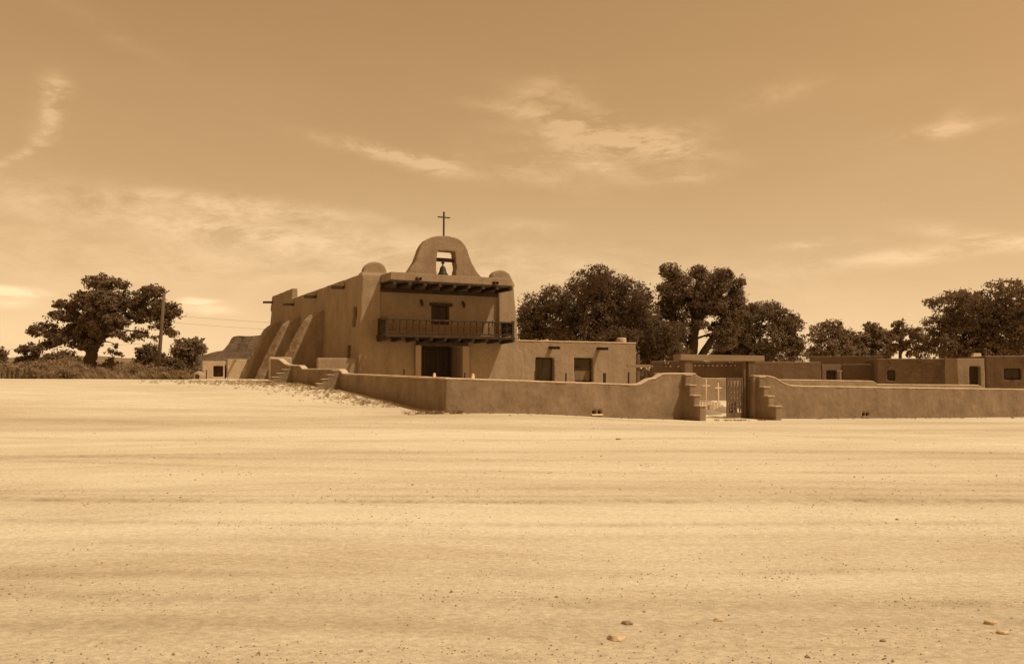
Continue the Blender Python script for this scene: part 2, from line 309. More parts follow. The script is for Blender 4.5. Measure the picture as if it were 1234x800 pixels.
TEX = bpy.data.textures.new('plaster_swell', 'CLOUDS'); TEX.noise_scale = .9; TEX.noise_depth = 2
TEX2 = bpy.data.textures.new('plaster_ripple', 'CLOUDS'); TEX2.noise_scale = .22; TEX2.noise_depth = 1
def adobe(name, solid, mat, parent=None, cut=None, voxel=.05, smooth=2, amp=.05, amp2=.02, loc=(0, 0, 0)):
    """hand-plastered earth wall: union of solids, softened corners, slightly uneven faces"""
    a = bpy.data.objects.new('tmp', solid.mesh('tmp')); COL.objects.link(a); b = None
    if cut:
        b = bpy.data.objects.new('tmpc', cut.mesh('tmpc')); COL.objects.link(b)
        mo = a.modifiers.new('b', 'BOOLEAN'); mo.operation = 'DIFFERENCE'; mo.object = b; mo.solver = 'EXACT'; mo.use_self = True
    r = a.modifiers.new('r', 'REMESH'); r.mode = 'VOXEL'; r.voxel_size = voxel
    sm = a.modifiers.new('s', 'SMOOTH'); sm.factor = .5; sm.iterations = smooth
    for tx, am in ((TEX, amp), (TEX2, amp2)):
        if am:
            dm = a.modifiers.new('d', 'DISPLACE'); dm.texture = tx; dm.strength = am; dm.mid_level = .5
    dg = bpy.context.evaluated_depsgraph_get()
    me = bpy.data.meshes.new_from_object(a.evaluated_get(dg)); me.name = name
    for x in (a, b):
        if x: bpy.data.objects.remove(x)
    for p in me.polygons: p.use_smooth = True
    me.materials.clear()
    return link(name, me, M[mat], parent, loc)

def S(a, b, x):
    t = min(1, max(0, (x - a) / (b - a))); return t * t * (3 - 2 * t)
LV = np.linspace(-2, 40, 85); _lz = np.interp(LV, [-2, 0, 6.5, 13, 20, 30, 40], [0, 0, .40, .82, 1.0, 1.15, 1.15])
LZ = np.convolve(np.pad(_lz, 6, mode='edge'), np.ones(13) / 13, 'valid')
def gz(u, v):
    wl = 1 - S(-1, 9, u)
    left = float(np.interp(v, LV, LZ))
    right = float(np.interp(u, (0, 4, 9, 11.5, 18, 36, 60), (0, -.12, -.31, -.41, -.47, -.76, -.9))) * S(-24, 0, v) + .75 * S(2, 20, v)
    z = wl * left + (1 - wl) * right
    return z
def gxy(x, y):
    u, v = UV(x, y); z = gz(u, v)
    far = S(62, 120, y); z = z * (1 - far) + .55 * far
    k = S(45, 12, math.hypot(x * .5, y - 6)) if y > -20 else 0
    z += .018 * mnoise.noise((x * .12, y * .5, 3)) + .05 * mnoise.noise((x * .05, y * .08, 1)) * S(6, 20, abs(y - 8) + abs(x) * .3)
    z -= .022 * math.exp(-((y - 11.35 - .004 * x) / .22) ** 2)
    return z
def gW(u, v): p = W(u, v); return gxy(p.x, p.y)

# ------------------------------------------------------------------ ground, hills, mesa
def axis(lo, hi, step, far, g):
    a = list(np.arange(lo, hi + 1e-6, step)); s = step; x = hi
    while x < far: s *= g; x += s; a.append(x)
    s = step; x = lo; b = []
    while x > -far: s *= g; x -= s; b.append(x)
    return b[::-1] + a
xs = axis(-32, 36, .28, 3500, 1.22); ys = axis(1, 66, .22, 3500, 1.22)
vs = [(x, y, gxy(x, y)) for y in ys for x in xs]; nx = len(xs)
fs = [(j * nx + i, j * nx + i + 1, (j + 1) * nx + i + 1, (j + 1) * nx + i) for j in range(len(ys) - 1) for i in range(nx - 1)]
me = bpy.data.meshes.new('ground'); me.from_pydata(vs, [], fs)
for p in me.polygons: p.use_smooth = True
tag(link('ground', me, M['ground']), kind='structure')

def ridge(name, pts, Y, depth, mat, rough, seed, cols=160, rows=26):
    """a hill range with real depth: skyline heights given along x, falling away to front and back"""
    vs = []; px = [p[0] for p in pts]; pz = [p[1] for p in pts]
    for j in range(rows):
        t = j / (rows - 1) * 2 - 1
        for i in range(cols):
            x = px[0] + (px[-1] - px[0]) * i / (cols - 1); h = float(np.interp(x, px, pz))
            prof = max(0, 1 - abs(t)) ** .8
            n = mnoise.fractal((x / rough, t * 3 + seed, seed), 1.0, 2.0, 5)
            vs.append((x, Y + t * depth, -2 + (h + 2) * prof * (1 + .18 * n)))
    fs = [(j * cols + i, j * cols + i + 1, (j + 1) * cols + i + 1, (j + 1) * cols + i) for j in range(rows - 1) for i in range(cols - 1)]
    me = bpy.data.meshes.new(name); me.from_pydata(vs, [], fs)
    for p in me.polygons: p.use_smooth = True
    return tag(link(name, me, M[mat]), kind='structure')
HY = 1500
ridge('hills', [(-2600, 10), (-1400, 22), (-880, 24), (-760, 30), (-700, 27), (-560, 24), (-400, 22), (-200, 14), (100, 10), (900, 16), (2600, 12)], HY, 300, 'hill', 40, 3)

def mesa():
    # a cliff band on a talus slope behind the church, left end visible
    Y0 = 640.0
    def X(px): return (px - 617) / F * Y0
    cols, rows = 220, 60; vs = []
    x0, x1 = X(205), X(520)
    for j in range(rows):
        t = j / (rows - 1)
        for i in range(cols):
            x = x0 + (x1 - x0) * i / (cols - 1); pxx = x / Y0 * F + 617
            sky_y = float(np.interp(pxx, [205, 240, 255, 272.5, 273.6, 276.5, 282, 300, 321, 400, 520], [436, 429, 426, 420.5, 408, 404, 402.5, 402, 399.5, 398, 404]))
            top = (449 - sky_y) / F * Y0; tal = float(np.interp(pxx, [205, 240, 274, 320, 520], [8, 12, 17.5, 18, 20]))
            tal = min(tal, top)
            n = mnoise.fractal((x * .05, t * 8, 2.2), 1.0, 2.1, 6); n2 = mnoise.fractal((x * .12, 1.7, 4), 1.0, 2.0, 4)
            # t: 0 foot front .. .45 cliff foot .. .55 cliff top .. 1 back
            y = Y0 - 77 + t * 160
            if t < .42: z = -2 + (tal + 2) * (t / .42) ** 1.3 + n * 1.6 * (t / .42)
            elif t < .52:
                k = (t - .42) / .10; st = round(k * 4) / 4 * .6 + k * .4
                z = tal + (top - tal) * st + n2 * 1.0 * (1 - k); y += n * 3 + n2 * 3
            else: z = top + n * .5 - max(0, t - .8) * 60
            vs.append((x, y, z))
    fs = [(j * cols + i, j * cols + i + 1, (j + 1) * cols + i + 1, (j + 1) * cols + i) for j in range(rows - 1) for i in range(cols - 1)]
    me = bpy.data.meshes.new('mesa'); me.from_pydata(vs, [], fs)
    tag(link('mesa', me, M['rock']), kind='structure')
mesa()

# ------------------------------------------------------------------ the church
CU, CV = 6.35, 16.5; CZ = .55
church = empty('church', W(CU, CV, CZ), TH, 'large adobe mission church with balcony, bell gable and buttressed side wall', 'church')
class CM(MB):     # a builder whose input is in u, v, z and whose output is local to the root
    def __init__(s, root=(CU, CV, CZ)): super().__init__(); s.o = root
    def add(s, vs, fs): return super().add([(x - s.o[0], y - s.o[1], z - s.o[2]) for x, y, z in vs], fs)
sol = CM()
TOPZ = 7.42
sol.taper((.92, 11.62, 16.45, 38), -.3, (1.30, 11.10, 16.80, 38), TOPZ)      # nave with towers
sol.taper((.92, 11.62, 36.3, 45.0), -.3, (1.30, 11.05, 36.45, 44.8), TOPZ)      # sanctuary
sol.taper((1.2, 1.78, 36.35, 44.9), 7.0, (1.34, 1.76, 36.45, 44.8), 8.26)       # its raised parapet
sol.box(1.5, 11.0, 44.4, 44.8, 7.0, 8.26)
sol.taper((10.6, 11.86, 16.44, 18.0), -.3, (10.7, 11.66, 16.60, 17.8), 3.12)   # plinth under right tower
def half_round(c, w, zb, h, n=14):
    pts = [(c + w / 2 + .28, zb), (c + w / 2 + .12, zb + .38)]
    for k in range(n + 1):
        a = math.pi * k / n; pts.append((c + w / 2 * math.cos(a), zb + .42 + (h - .42) * math.sin(a) ** .9))
    pts += [(c - w / 2 - .12, zb + .38), (c - w / 2 - .28, zb)]; return pts
sol.prism(half_round(2.12, 1.42, TOPZ - .3, 1.06), 16.95, 17.5)
sol.prism(half_round(10.33, 1.42, TOPZ - .3, 1.02), 16.95, 17.5)
cut = CM()
cut.box(2.42, 10.04, 15.5, 16.98, 3.72, 6.98)          # loggia above the balcony
cut.box(4.82, 7.48, 15.5, 18.5, 0, 3.32)               # portal
cut.box(5.67, 6.80, 15.5, 17.35, 3.7, 5.72)            # upper door
cut.box(-.5, 1.75, 17.55, 18.45, 4.36, 5.56)           # slit window
cut.box(-.5, 1.60, 18.35, 19.15, 2.45, 3.28)           # lower side window
for v in (20.7, 28.2, 35.6): cut.box(-.5, 1.75, v - .14, v + .14, 6.88, 7.26)
adobe('wall', sol, 'adobe', church, cut, .07, 2, .07, .018)

gab = CM()
gp = [(8.92, 7.2), (8.92, 7.62), (8.55, 8.0), (8.28, 8.42), (8.1, 8.82), (7.95, 9.25), (7.76, 9.58), (7.5, 9.82), (7.2, 9.94), (6.8, 10.0), (6.4, 10.01), (5.95, 9.97), (5.55, 9.85), (5.2, 9.64), (4.98, 9.38), (4.82, 9.05), (4.70, 8.7), (4.56, 8.32), (4.35, 8.0), (4.1, 7.65), (4.1, 7.2)]
gab.prism(gp, 16.85, 17.55)
gc = CM(); gc.prism([(7.16, 7.55), (7.22, 8.1), (7.12, 9.07), (5.98, 9.07), (5.9, 8.1), (5.98, 7.55)], 16, 18.5)
adobe('bell_gable', gab, 'adobe', church, gc, .05, 3, .05, .015)
CM().box(5.8, 7.3, 17.1, 17.3, 8.46, 8.68).build('beam', 'wood_dark', church, .01)

bprof = [(1.3, -.2), (1.3, 5.72), (.95, 5.72), (.62, 5.55), (.22, 5.18), (-.06, 4.7), (-.34, 4.0), (-.62, 3.3), (-.9, 2.58), (-1.2, 1.8), (-1.5, 1.0), (-1.75, .2), (-1.8, -.2)]
bsol = MB(); _p0 = [(x - CU, 0, z - CZ) for x, z in bprof]
_p1 = [(x - CU - (0 if i in (0, 1) else .20 + .26 * S(5.8, 1.0, z)), 1.0, z - CZ) for i, (x, z) in enumerate(bprof)]
_n = len(bprof); bsol.add(_p0 + _p1, [tuple(range(_n)), tuple(range(2 * _n - 1, _n - 1, -1))] + [(i, i + _n, (i + 1) % _n + _n, (i + 1) % _n) for i in range(_n)])
b0 = adobe('buttress', bsol, 'adobe', church, None, .06, 3, .14, .04, (0, 25.3 - CV, 0))
for v in (32.7, 40.2):
    c = dup(b0, church); c.location = (0, v - CV, 0)

def canale(parent, org, base, direction, length=.75, w=.2, mat='wood_dark'):
    """roof spout: an open wooden trough"""
    d = Vector(direction).normalized(); s = Vector((-d.y, d.x, 0)); p = Vector(base) - Vector(org); mb = MB()
    def piece(a0, a1, b0, b1, z0, z1):
        q = []
        for z in (z0, z1):
            for (a, b) in ((a0, b0), (a1, b0), (a1, b1), (a0, b1)):
                v = p + d * a + s * b; dz = -.05 * max(a, 0); q.append((v.x, v.y, v.z + z + dz))
        mb.hexa(q)
    piece(-.3, length, -w / 2, w / 2, 0, .05); piece(-.3, length, -w / 2, -w / 2 + .04, .05, .18); piece(-.3, length, w / 2 - .04, w / 2, .05, .18)
    return mb.build('canale', mat, parent, .006)
ORG = (CU, CV, CZ)
for v, z in ((20.7, 6.86), (28.2, 6.86), (35.6, 6.84), (44.2, 7.62)):
    canale(church, ORG, (1.28, v, z), (-1, 0, 0), .8, .27)
for u in (4.05, 8.92): canale(church, ORG, (u, 15.02, 6.98), (0, -1, 0), .38, .26)

def window(parent, org, u0, u1, v0, z0, z1, axis='v', bars=(1, 1), lower=None, depth=.06):
    """timber frame, glazing bars and panes; axis 'v' = faces -v, 'u' = faces -u"""
    def bx(mb, a0, a1, d0, d1, c0, c1):
        if axis == 'v': mb.box(a0 - org[0], a1 - org[0], v0 + d0 - org[1], v0 + d1 - org[1], c0 - org[2], c1 - org[2])
        else: mb.box(v0 + d0 - org[0], v0 + d1 - org[0], a0 - org[1], a1 - org[1], c0 - org[2], c1 - org[2])
    fr = MB(); t = .08
    bx(fr, u0 - .06, u0 + t, 0, depth, z0 - .06, z1 + .06); bx(fr, u1 - t, u1 + .06, 0, depth, z0 - .06, z1 + .06)
    bx(fr, u0 + t, u1 - t, 0, depth, z0 - .06, z0 + t); bx(fr, u0 + t, u1 - t, 0, depth, z1 - t, z1 + .06)
    f = fr.build('window', 'wood_dark', parent)
    nu, nz = bars; ax = [u0 + t + (u1 - u0 - 2 * t) * i / nu for i in range(nu + 1)]; az = [z0 + t + (z1 - z0 - 2 * t) * i / nz for i in range(nz + 1)]
    for i in range(nu):
        for j in range(nz):
            p = MB(); bx(p, ax[i] + .012, ax[i + 1] - .012, .025, .04, az[j] + .012, az[j + 1] - .012)
            p.build('pane', lower if (lower and j == 0) else 'glass', f)
    g = MB()
    for a in ax[1:-1]: bx(g, a - .02, a + .02, .006, depth - .006, z0 + t, z1 - t)
    for a in az[1:-1]: bx(g, u0 + t, u1 - t, .008, depth - .008, a - .02, a + .02)
    if g.v: g.build('glazing_bar', 'wood_dark', f)
    return f
window(church, ORG, 17.55, 18.45, 1.45, 4.36, 5.56, 'u', (1, 2)); window(church, ORG, 18.35, 19.15, 1.38, 2.45, 3.28, 'u', (2, 1))

# roof over the balcony: a plastered parapet carried on vigas
can = CM(); can.box(2.43, 10.11, 14.98, 16.9, 6.92, 7.40)
co = adobe('canopy', can, 'adobe', church, None, .04, 2, .02, .012)
CM().box(2.40, 10.14, 14.96, 16.97, 6.84, 6.915).build('canopy_deck', 'wood_dark', co)
vm = MB().tube([(0, -.2, 0), (0, 2.0, 0)], .095, 10).mesh('viga')
for i in range(9):
    link('viga', vm, M['wood_dark'], co, (2.62 + i * .918 - CU, 15.0 - CV, 6.735 - CZ))
CM().box(2.45, 10.02, 16.78, 16.96, 6.42, 6.63).build('wall_plate', 'wood_dark', co, .01)
# balcony
bal = CM().box(2.12, 10.26, 14.88, 16.99, 3.70, 3.84).build('balcony', 'wood_dark', church, .01)
jm = MB().add([], []); jm.prism([(0, 0), (.09, 0), (.09, .23), (-.09, .23), (-.09, 0)][0:5], 0, .01) if False else None
jm = MB().hexa([(-.09, -.02, .08), (.09, -.02, .08), (.09, 2.1, 0), (-.09, 2.1, 0), (-.09, -.12, .25), (.09, -.12, .25), (.09, 2.1, .25), (-.09, 2.1, .25)]).mesh('joist', .012)
for i in range(10): link('joist', jm, M['wood_dark'], bal, (2.25 + i * .875 - CU, 14.9 - CV, 3.447 - CZ))
pm = MB().box(-.07, .07, -.07, .07, 0, .98).mesh('rail_post', .012)
for (u, v) in ((2.22, 14.98), (10.16, 14.98), (2.22, 16.38), (10.16, 16.38)): link('rail_post', pm, M['wood_dark'], bal, (u - CU, v - CV, 3.843 - CZ))
CM().box(2.13, 10.25, 14.90, 15.06, 4.66, 4.75).build('top_rail', 'wood_dark', bal, .012)
CM().box(2.29, 10.09, 14.93, 15.03, 3.92, 3.99).build('bottom_rail', 'wood_dark', bal, .01)
for u in (2.22, 10.16):
    CM().box(u - .08, u + .08, 15.062, 16.44, 4.655, 4.745).build('top_rail', 'wood_dark', bal, .012)
    CM().box(u - .05, u + .05, 15.06, 16.3, 3.915, 3.985).build('bottom_rail', 'wood_dark', bal, .01)
bp_ = [(.034, 0), (.04, .06), (.028, .1), (.046, .2), (.054, .28), (.038, .38), (.028, .46), (.046, .54), (.03, .6), (.04, .67)]
blm = MB().lathe(bp_, 8).mesh('baluster', 0, True)
for i in range(19): link('baluster', blm, M['wood_dark'], bal, (2.22 + (i + 1) * (10.16 - 2.22) / 20 - CU, 14.98 - CV, 3.988 - CZ))
for u in (2.22, 10.16):
    for k in range(9): link('baluster', blm, M['wood_dark'], bal, (u - CU, 15.02 + (k + 1) * .135 - CV, 3.985 - CZ))
# painted dado with stepped ends behind the balusters
dd = CM().prism([(2.44, 3.86), (10.02, 3.86), (10.02, 4.98), (9.72, 4.98), (9.72, 4.58), (6.84, 4.58), (5.63, 4.58), (2.78, 4.58), (2.78, 4.98), (2.44, 4.98)], 16.925, 16.975)
dd.build('dado', 'dado', church)
# upper door
ud = CM().box(5.66, 5.78, 17.0, 17.2, 3.85, 5.70).box(6.69, 6.81, 17.0, 17.2, 3.85, 5.70).build('upper_door', 'wood_dark', church)
CM().box(5.55, 6.98, 16.84, 17.2, 5.705, 5.90).build('lintel', 'wood_dark', ud, .012)
for i in range(2):
    u0 = 5.785 + i * .4525
    lf = CM().box(u0, u0 + .447, 17.12, 17.17, 3.86, 5.695)
    for k in range(3): lf.box(u0 + .07, u0 + .377, 17.105, 17.119, 4.0 + k * .56, 4.44 + k * .56)
    lf.build('door_leaf', 'door', ud)
# portal
CM().box(4.47, 4.82, 16.36, 16.5, -.1, 3.30).build('jamb', 'jamb', church, .02)
CM().box(7.48, 7.90, 16.36, 16.5, -.1, 3.30).build('jamb', 'jamb', church, .02)
CM().box(4.55, 7.78, 16.2, 16.6, 3.305, 3.50).build('portal_lintel', 'wood_dark', church, .015)
md = CM().box(4.83, 4.98, 18.2, 18.45, 0.1, 3.30).box(7.32, 7.47, 18.2, 18.45, .1, 3.30).box(4.985, 7.315, 18.2, 18.45, 3.15, 3.30).build('portal_door', 'wood_dark', church)
for i in range(8):
    u0 = 4.99 + i * .291
    CM().box(u0, u0 + .279, 18.30, 18.36, .12, 3.14).build('plank', 'door', md, .008)
CM().box(6.02, 6.06, 18.24, 18.30, 1.55, 1.85).box(6.24, 6.28, 18.24, 18.30, 1.55, 1.85).build('handle', 'iron', md)
# lanterns either side of the upper door
for u in (4.98, 7.70):
    lm = CM(); lm.box(u - .02, u + .02, 16.72, 16.97, 6.0, 6.03).box(u - .05, u + .05, 16.94, 16.975, 5.86, 6.08)
    lm.lathe([(.02, 0), (.07, .03), (.09, .2), (.1, .21), (.03, .30), (.015, .36)], 6, (u, 16.74, 5.64))
    lm.build('lantern', 'iron', church)

# bell and cross
bl = empty('bell', W(6.46, 17.2, 7.66), TH, 'small dark bell hanging in the opening of the gable', 'bell')
MB().lathe([(.33, 0), (.32, .03), (.245, .13), (.20, .28), (.17, .42), (.11, .51), (.05, .55)], 20).lathe([(.05, .53), (.035, .64)], 8).build('bell_body', 'iron', bl, 0, True)
MB().box(-.03, .03, -.11, .11, .64, .86).box(-.12, .12, -.03, .03, .70, .76).build('yoke', 'iron', bl)
MB().lathe([(.012, -.02), (.012, .3)], 6).lathe([(.01, -.16), (.035, -.12), (.035, -.06), (.01, -.01)], 8).build('clapper', 'iron', bl)
cr = empty('cross', W(6.5, 17.2, 9.94), TH, 'tall thin iron cross on top of the bell gable', 'cross')
MB().box(-.045, .045, -.045, .045, 0, 1.60).build('upright', 'iron', cr, .008)
MB().box(-.40, -.047, -.035, .035, 1.22, 1.29).box(.047, .40, -.035, .035, 1.22, 1.29).build('crossbar', 'iron', cr, .008)

# ------------------------------------------------------------------ annex to the right of the church
AO = (15.3, 16.9, .3)
annex = empty('annex', W(*AO), TH, 'low flat roofed adobe wing attached to the right side of the church', 'building')
an = CM(AO); an.taper((11.3, 20.6, 16.88, 25.5), -.5, (11.3, 20.42, 17.02, 25.4), 3.74)
ac = CM(AO); ac.box(12.75, 14.12, 16, 17.45, 1.1, 2.68); ac.box(15.6, 17.05, 16, 17.45, 1.1, 2.68)
adobe('wall', an, 'adobe', annex, ac, .05, 2, .06, .018)
window(annex, AO, 12.78, 14.09, 17.22, 1.12, 2.66, 'v', (2, 2)); window(annex, AO, 15.63, 17.02, 17.22, 1.12, 2.66, 'v', (1, 2), 'pane_reflection')
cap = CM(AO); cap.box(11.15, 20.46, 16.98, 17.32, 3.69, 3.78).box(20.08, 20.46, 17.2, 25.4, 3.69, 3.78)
adobe('bright_rim', cap, 'bright_rim', annex, None, .035, 3, .03, .015)  # pale strip added to paint a sunlit edge along the annex roof
for u in (13.85, 17.45): canale(annex, AO, (u, 16.95, 3.24), (0, -1, 0), 1.0, .26)
ch = MB().lathe([(.36, -.4), (.34, .32), (.3, .42), (.2, .43)], 16); ch.build('chimney', 'adobe_pale', annex, 0, True, (19.85 - AO[0], 17.9 - AO[1], 3.7 - AO[2]))

# ------------------------------------------------------------------ courtyard walls
def loft_wall(path, thick=.36):
    """path of (u, v, ztop, zbottom); one closed solid"""
    mb = MB(); n = len(path); vs = []
    for i, (u, v, zt, zb) in enumerate(path):
        a = Vector(path[max(i - 1, 0)][:2]); b = Vector(path[i][:2]); c = Vector(path[min(i + 1, n - 1)][:2])
        d1 = (b - a).normalized() if i > 0 else (c - b).normalized(); d2 = (c - b).normalized() if i < n - 1 else d1
        nn = Vector((-(d1 + d2).y, (d1 + d2).x)).normalized(); k = thick / 2 / max(.4, nn.dot(Vector((-d1.y, d1.x))))
        for s in (-1, 1):
            q = b + nn * k * s
            p = W(q.x, q.y)
            vs += [(p.x, p.y, zb), (p.x, p.y, zt)]
    fs = []
    for i in range(n - 1):
        a = 4 * i; b = a + 4
        fs += [(a, b, b + 1, a + 1), (a + 3, b + 3, b + 2, a + 2), (a + 1, b + 1, b + 3, a + 3), (a + 2, b + 2, b, a)]
    fs += [(0, 1, 3, 2), (4 * n - 4, 4 * n - 2, 4 * n - 1, 4 * n - 3)]
    return mb.add(vs, fs)
def shift(mb, o): mb.v = [(x - o[0], y - o[1], z - o[2]) for x, y, z in mb.v]; return mb
def resample(keys, step=.35):
    out = []
    for i in range(len(keys) - 1):
        a, b = keys[i], keys[i + 1]; n = max(1, int(math.hypot(b[0] - a[0], b[1] - a[1]) / step))
        for k in range(n): t = k / n; out.append(tuple(a[j] + (b[j] - a[j]) * t for j in range(3)))
    out.append(keys[-1]); return [(u, v, z, gz(u, v) - .6) for u, v, z in out]

def bright_rim(parent, keys, thick=.40, mat='bright_rim', vox=.035):  # pale strip added along a wall top for its bright sunlit rim
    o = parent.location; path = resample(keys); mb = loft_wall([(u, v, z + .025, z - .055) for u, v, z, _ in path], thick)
    return adobe('bright_rim', shift(mb, o), mat, parent, None, vox, 3, .02, .015)
def drain_cut(o, u, z):
    mb = MB()
    for k in (0, 1):
        q = []
        for zz in (z - .085, z + .085):
            for (uu, v) in ((u + k * .27 - .105, -.5), (u + k * .27 + .105, -.5), (u + k * .27 + .105, .09), (u + k * .27 - .105, .09)):
                q.append(tuple(W(uu, v, zz) - Vector(o)))
        mb.hexa(q)
    return mb
DRAIN_L = at_v(716.3, 496.6, -.18); DRAIN_R = at_v(1041, 499.5, -.18)
wallL = empty('courtyard_wall', W(0, 0, 0), 0, 'long low adobe wall in front of the church, from the side gate round the corner to the front gate', 'wall')
keys = [(-2.75, 21.9, 2.5), (-2.45, 21.0, 2.46), (-2.2, 20.3, 2.14), (-1.95, 19.6, 2.08), (-1.7, 18.6, 2.06), (-1.62, 18.2, 1.86), (-.98, 13.3, 1.84), (-.9, 12.7, 1.82), (-.84, 12.2, 1.6), (-.3, 6, 1.52), (0, 0, 1.45),
        (4, 0, 1.33), (8.8, 0, 1.19), (9.1, 0, 1.22), (9.5, 0, 1.42), (9.9, 0, 1.48), (10.25, 0, 1.66), (10.6, 0, 1.69), (12.15, 0, 1.68)]
adobe('wall', shift(loft_wall(resample(keys)), wallL.location), 'adobe_wall', wallL, drain_cut(wallL.location, *DRAIN_L), .045, 3, .06, .02); bright_rim(wallL, keys)
def wing(parent, uv, direction, levels, zbot, th=.34):
    """stepped pier that juts out from the wall; levels = (end distance, top)"""
    d = Vector(direction).normalized(); s = Vector((-d.y, d.x)); mb = MB(); a = -.1; treads = []
    o = parent.location
    for (e, zt) in levels:
        q = []
        for z in (zbot, zt):
            for (aa, bb) in ((a - .12, -th / 2), (e, -th / 2), (e, th / 2), (a - .12, th / 2)):
                p2 = Vector(uv) + d * aa + s * bb; p = W(p2.x, p2.y, z); q.append((p.x - o[0], p.y - o[1], p.z - o[2]))
        mb.hexa(q)
        if a >= -.1:
            tq = []; b0 = max(a, -.0) - .02
            for z in (zt - .02, zt + .03):
                for (aa, bb) in ((b0, -th / 2 - .03), (e + .03, -th / 2 - .03), (e + .03, th / 2 + .03), (b0, th / 2 + .03)):
                    p2 = Vector(uv) + d * aa + s * bb; p = W(p2.x, p2.y, z); tq.append((p.x - o[0], p.y - o[1], p.z - o[2]))
            treads.append(MB().hexa(tq))
        a = e
    for t in treads: t.build('tread', 'bright_rim', parent, .012)  # thin pale slabs added so the step tops look sunlit
    return adobe('stepped_pier', mb, 'adobe_wall', parent, None, .03, 1, .015, .01)
wing(wallL, (11.55, -.1), (0, -1), ((.28, 1.62), (.58, 1.16), (.88, .70), (1.3, .25)), -1.1)
wing(wallL, (-.98, 12.75), (-1, 0), ((.42, 1.76), (.70, 1.54), (.98, 1.31), (1.26, 1.08), (1.56, .86)), .2, .40)
wing(wallL, (-1.9, 19.7), (-1, 0), ((.42, 2.06), (.72, 1.82), (1.02, 1.60), (1.32, 1.38), (1.66, 1.16)), .4, .45)
wallR = empty('courtyard_wall', W(26, 0, -.6), 0, 'long low adobe wall to the right of the gate, running out of the picture', 'wall')
keys = [(15.5, 0, 1.60), (16.4, 0, 1.59), (16.8, 0, 1.52), (17.3, 0, 1.28), (17.8, 0, 1.13), (18.4, 0, 1.10), (27, 0, .98), (36, 0, .87), (50, 0, .7)]
adobe('wall', shift(loft_wall(resample(keys)), wallR.location), 'adobe_wall', wallR, drain_cut(wallR.location, *DRAIN_R), .045, 3, .06, .02); bright_rim(wallR, keys)
wing(wallR, (15.85, -.1), (0, -1), ((.28, 1.53), (.58, 1.06), (.88, .64), (1.36, .18)), -1.1)
# pale sills under the drain openings
def sill(parent, u, z, mat='white'):
    o = parent.location; q = []
    for zz in (z - .14, z - .085):
        for (uu, v) in ((u - .14, -.24), (u + .40, -.24), (u + .40, -.10), (u - .14, -.10)):
            q.append(tuple(W(uu, v, zz) - Vector(o)))
    MB().hexa(q).build('drain_sill', mat, parent, .01)
sill(wallL, *DRAIN_L); sill(wallR, *DRAIN_R, 'adobe')
# short cross walls beside the side gate
cw = empty('side_wall', W(.0, 16.95, .9), 0, 'short adobe cross wall between the left corner of the church front and the courtyard wall', 'wall')
adobe('wall', shift(loft_wall([(1.3, 16.95, 2.5, .3), (-1.25, 16.95, 2.5, .3)]), cw.location), 'adobe', cw, None, .05, 4, .03, .01)
cw2 = empty('side_wall', W(-2.2, 22.4, 1.1), 0, 'short pale wall stub left of the side gate, beside the end of the courtyard wall', 'wall')
adobe('wall', shift(loft_wall([(-1.55, 22.4, 2.6, .5), (-2.9, 22.4, 2.6, .5)]), cw2.location), 'adobe_pale', cw2, None, .05, 4, .03, .01)
# walls at the back of the burial ground
kb = []
for px, y in ((790, 450), (832, 450.5), (838, 452.5), (844, 456), (874, 456), (900, 456.5)):
    u, z = at_v(px, y, 13.5); kb.append((u, 13.5, z))
bw_ = empty('cemetery_wall', W(22, 13.5, .3), 0, 'sunlit adobe wall closing the back of the burial ground behind the gate', 'wall')
adobe('wall', shift(loft_wall(resample(kb)), bw_.location), 'adobe', bw_, None, .06, 3, .05, .02); bright_rim(bw_, kb)
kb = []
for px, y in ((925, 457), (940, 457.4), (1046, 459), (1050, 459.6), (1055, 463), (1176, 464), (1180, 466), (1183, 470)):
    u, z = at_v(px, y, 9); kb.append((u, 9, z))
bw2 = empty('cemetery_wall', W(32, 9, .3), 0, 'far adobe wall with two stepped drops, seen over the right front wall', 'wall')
adobe('wall', shift(loft_wall(resample(kb, .5)), bw2.location), 'adobe', bw2, None, .06, 3, .04, .02); bright_rim(bw2, kb)

# ------------------------------------------------------------------ gateway
GO = (13.8, .28, -.3)
gate = empty('gateway', W(*GO), TH, 'timber gateway with a heavy lintel and one carved leaf between the stepped piers', 'gate')
CM(GO).box(11.68, 12.12, .06, .5, -.9, 2.28).build('post', 'wood', gate, .02)
CM(GO).box(15.42, 15.84, .06, .5, -.9, 2.28).build('post', 'wood', gate, .02)
CM(GO).box(11.4, 16.36, .0, .56, 2.285, 2.56).build('lintel', 'wood_lintel', gate, .02)
CM(GO).box(15.22, 15.36, .16, .30, -.9, 2.28).build('hanging_post', 'wood', gate, .015)
lf = CM(GO).box(14.22, 14.32, .2, .26, -.42, 1.50).box(15.10, 15.20, .2, .26, -.42, 1.50).build('gate_leaf', 'wood', gate, .006)
for z0, z1 in ((-.40, -.16), (1.36, 1.50)): CM(GO).box(14.325, 15.095, .205, .255, z0, z1).build('rail', 'wood', lf, .006)
sp = [(.024, 0), (.024, .05), (.045, .16), (.07, .27), (.093, .31), (.05, .40), (.05, .46), (.094, .52), (.094, .58), (.048, .66), (.048, .72), (.094, .78), (.094, .86), (.048, .93), (.048, .99), (.093, 1.06), (.08, 1.14), (.05, 1.26), (.024, 1.40), (.02, 1.515)]
smh = MB()
prof = [(r, z) for r, z in sp]
smh.prism([(r, z) for r, z in prof] + [(-r, z) for r, z in prof[::-1]], -.022, .022)
sme = smh.mesh('spindle')
for k in range(4): link('spindle', sme, M['wood'], lf, (14.325 + (k + .5) * .1925 - GO[0], .23 - GO[1], -.158 - GO[2]))
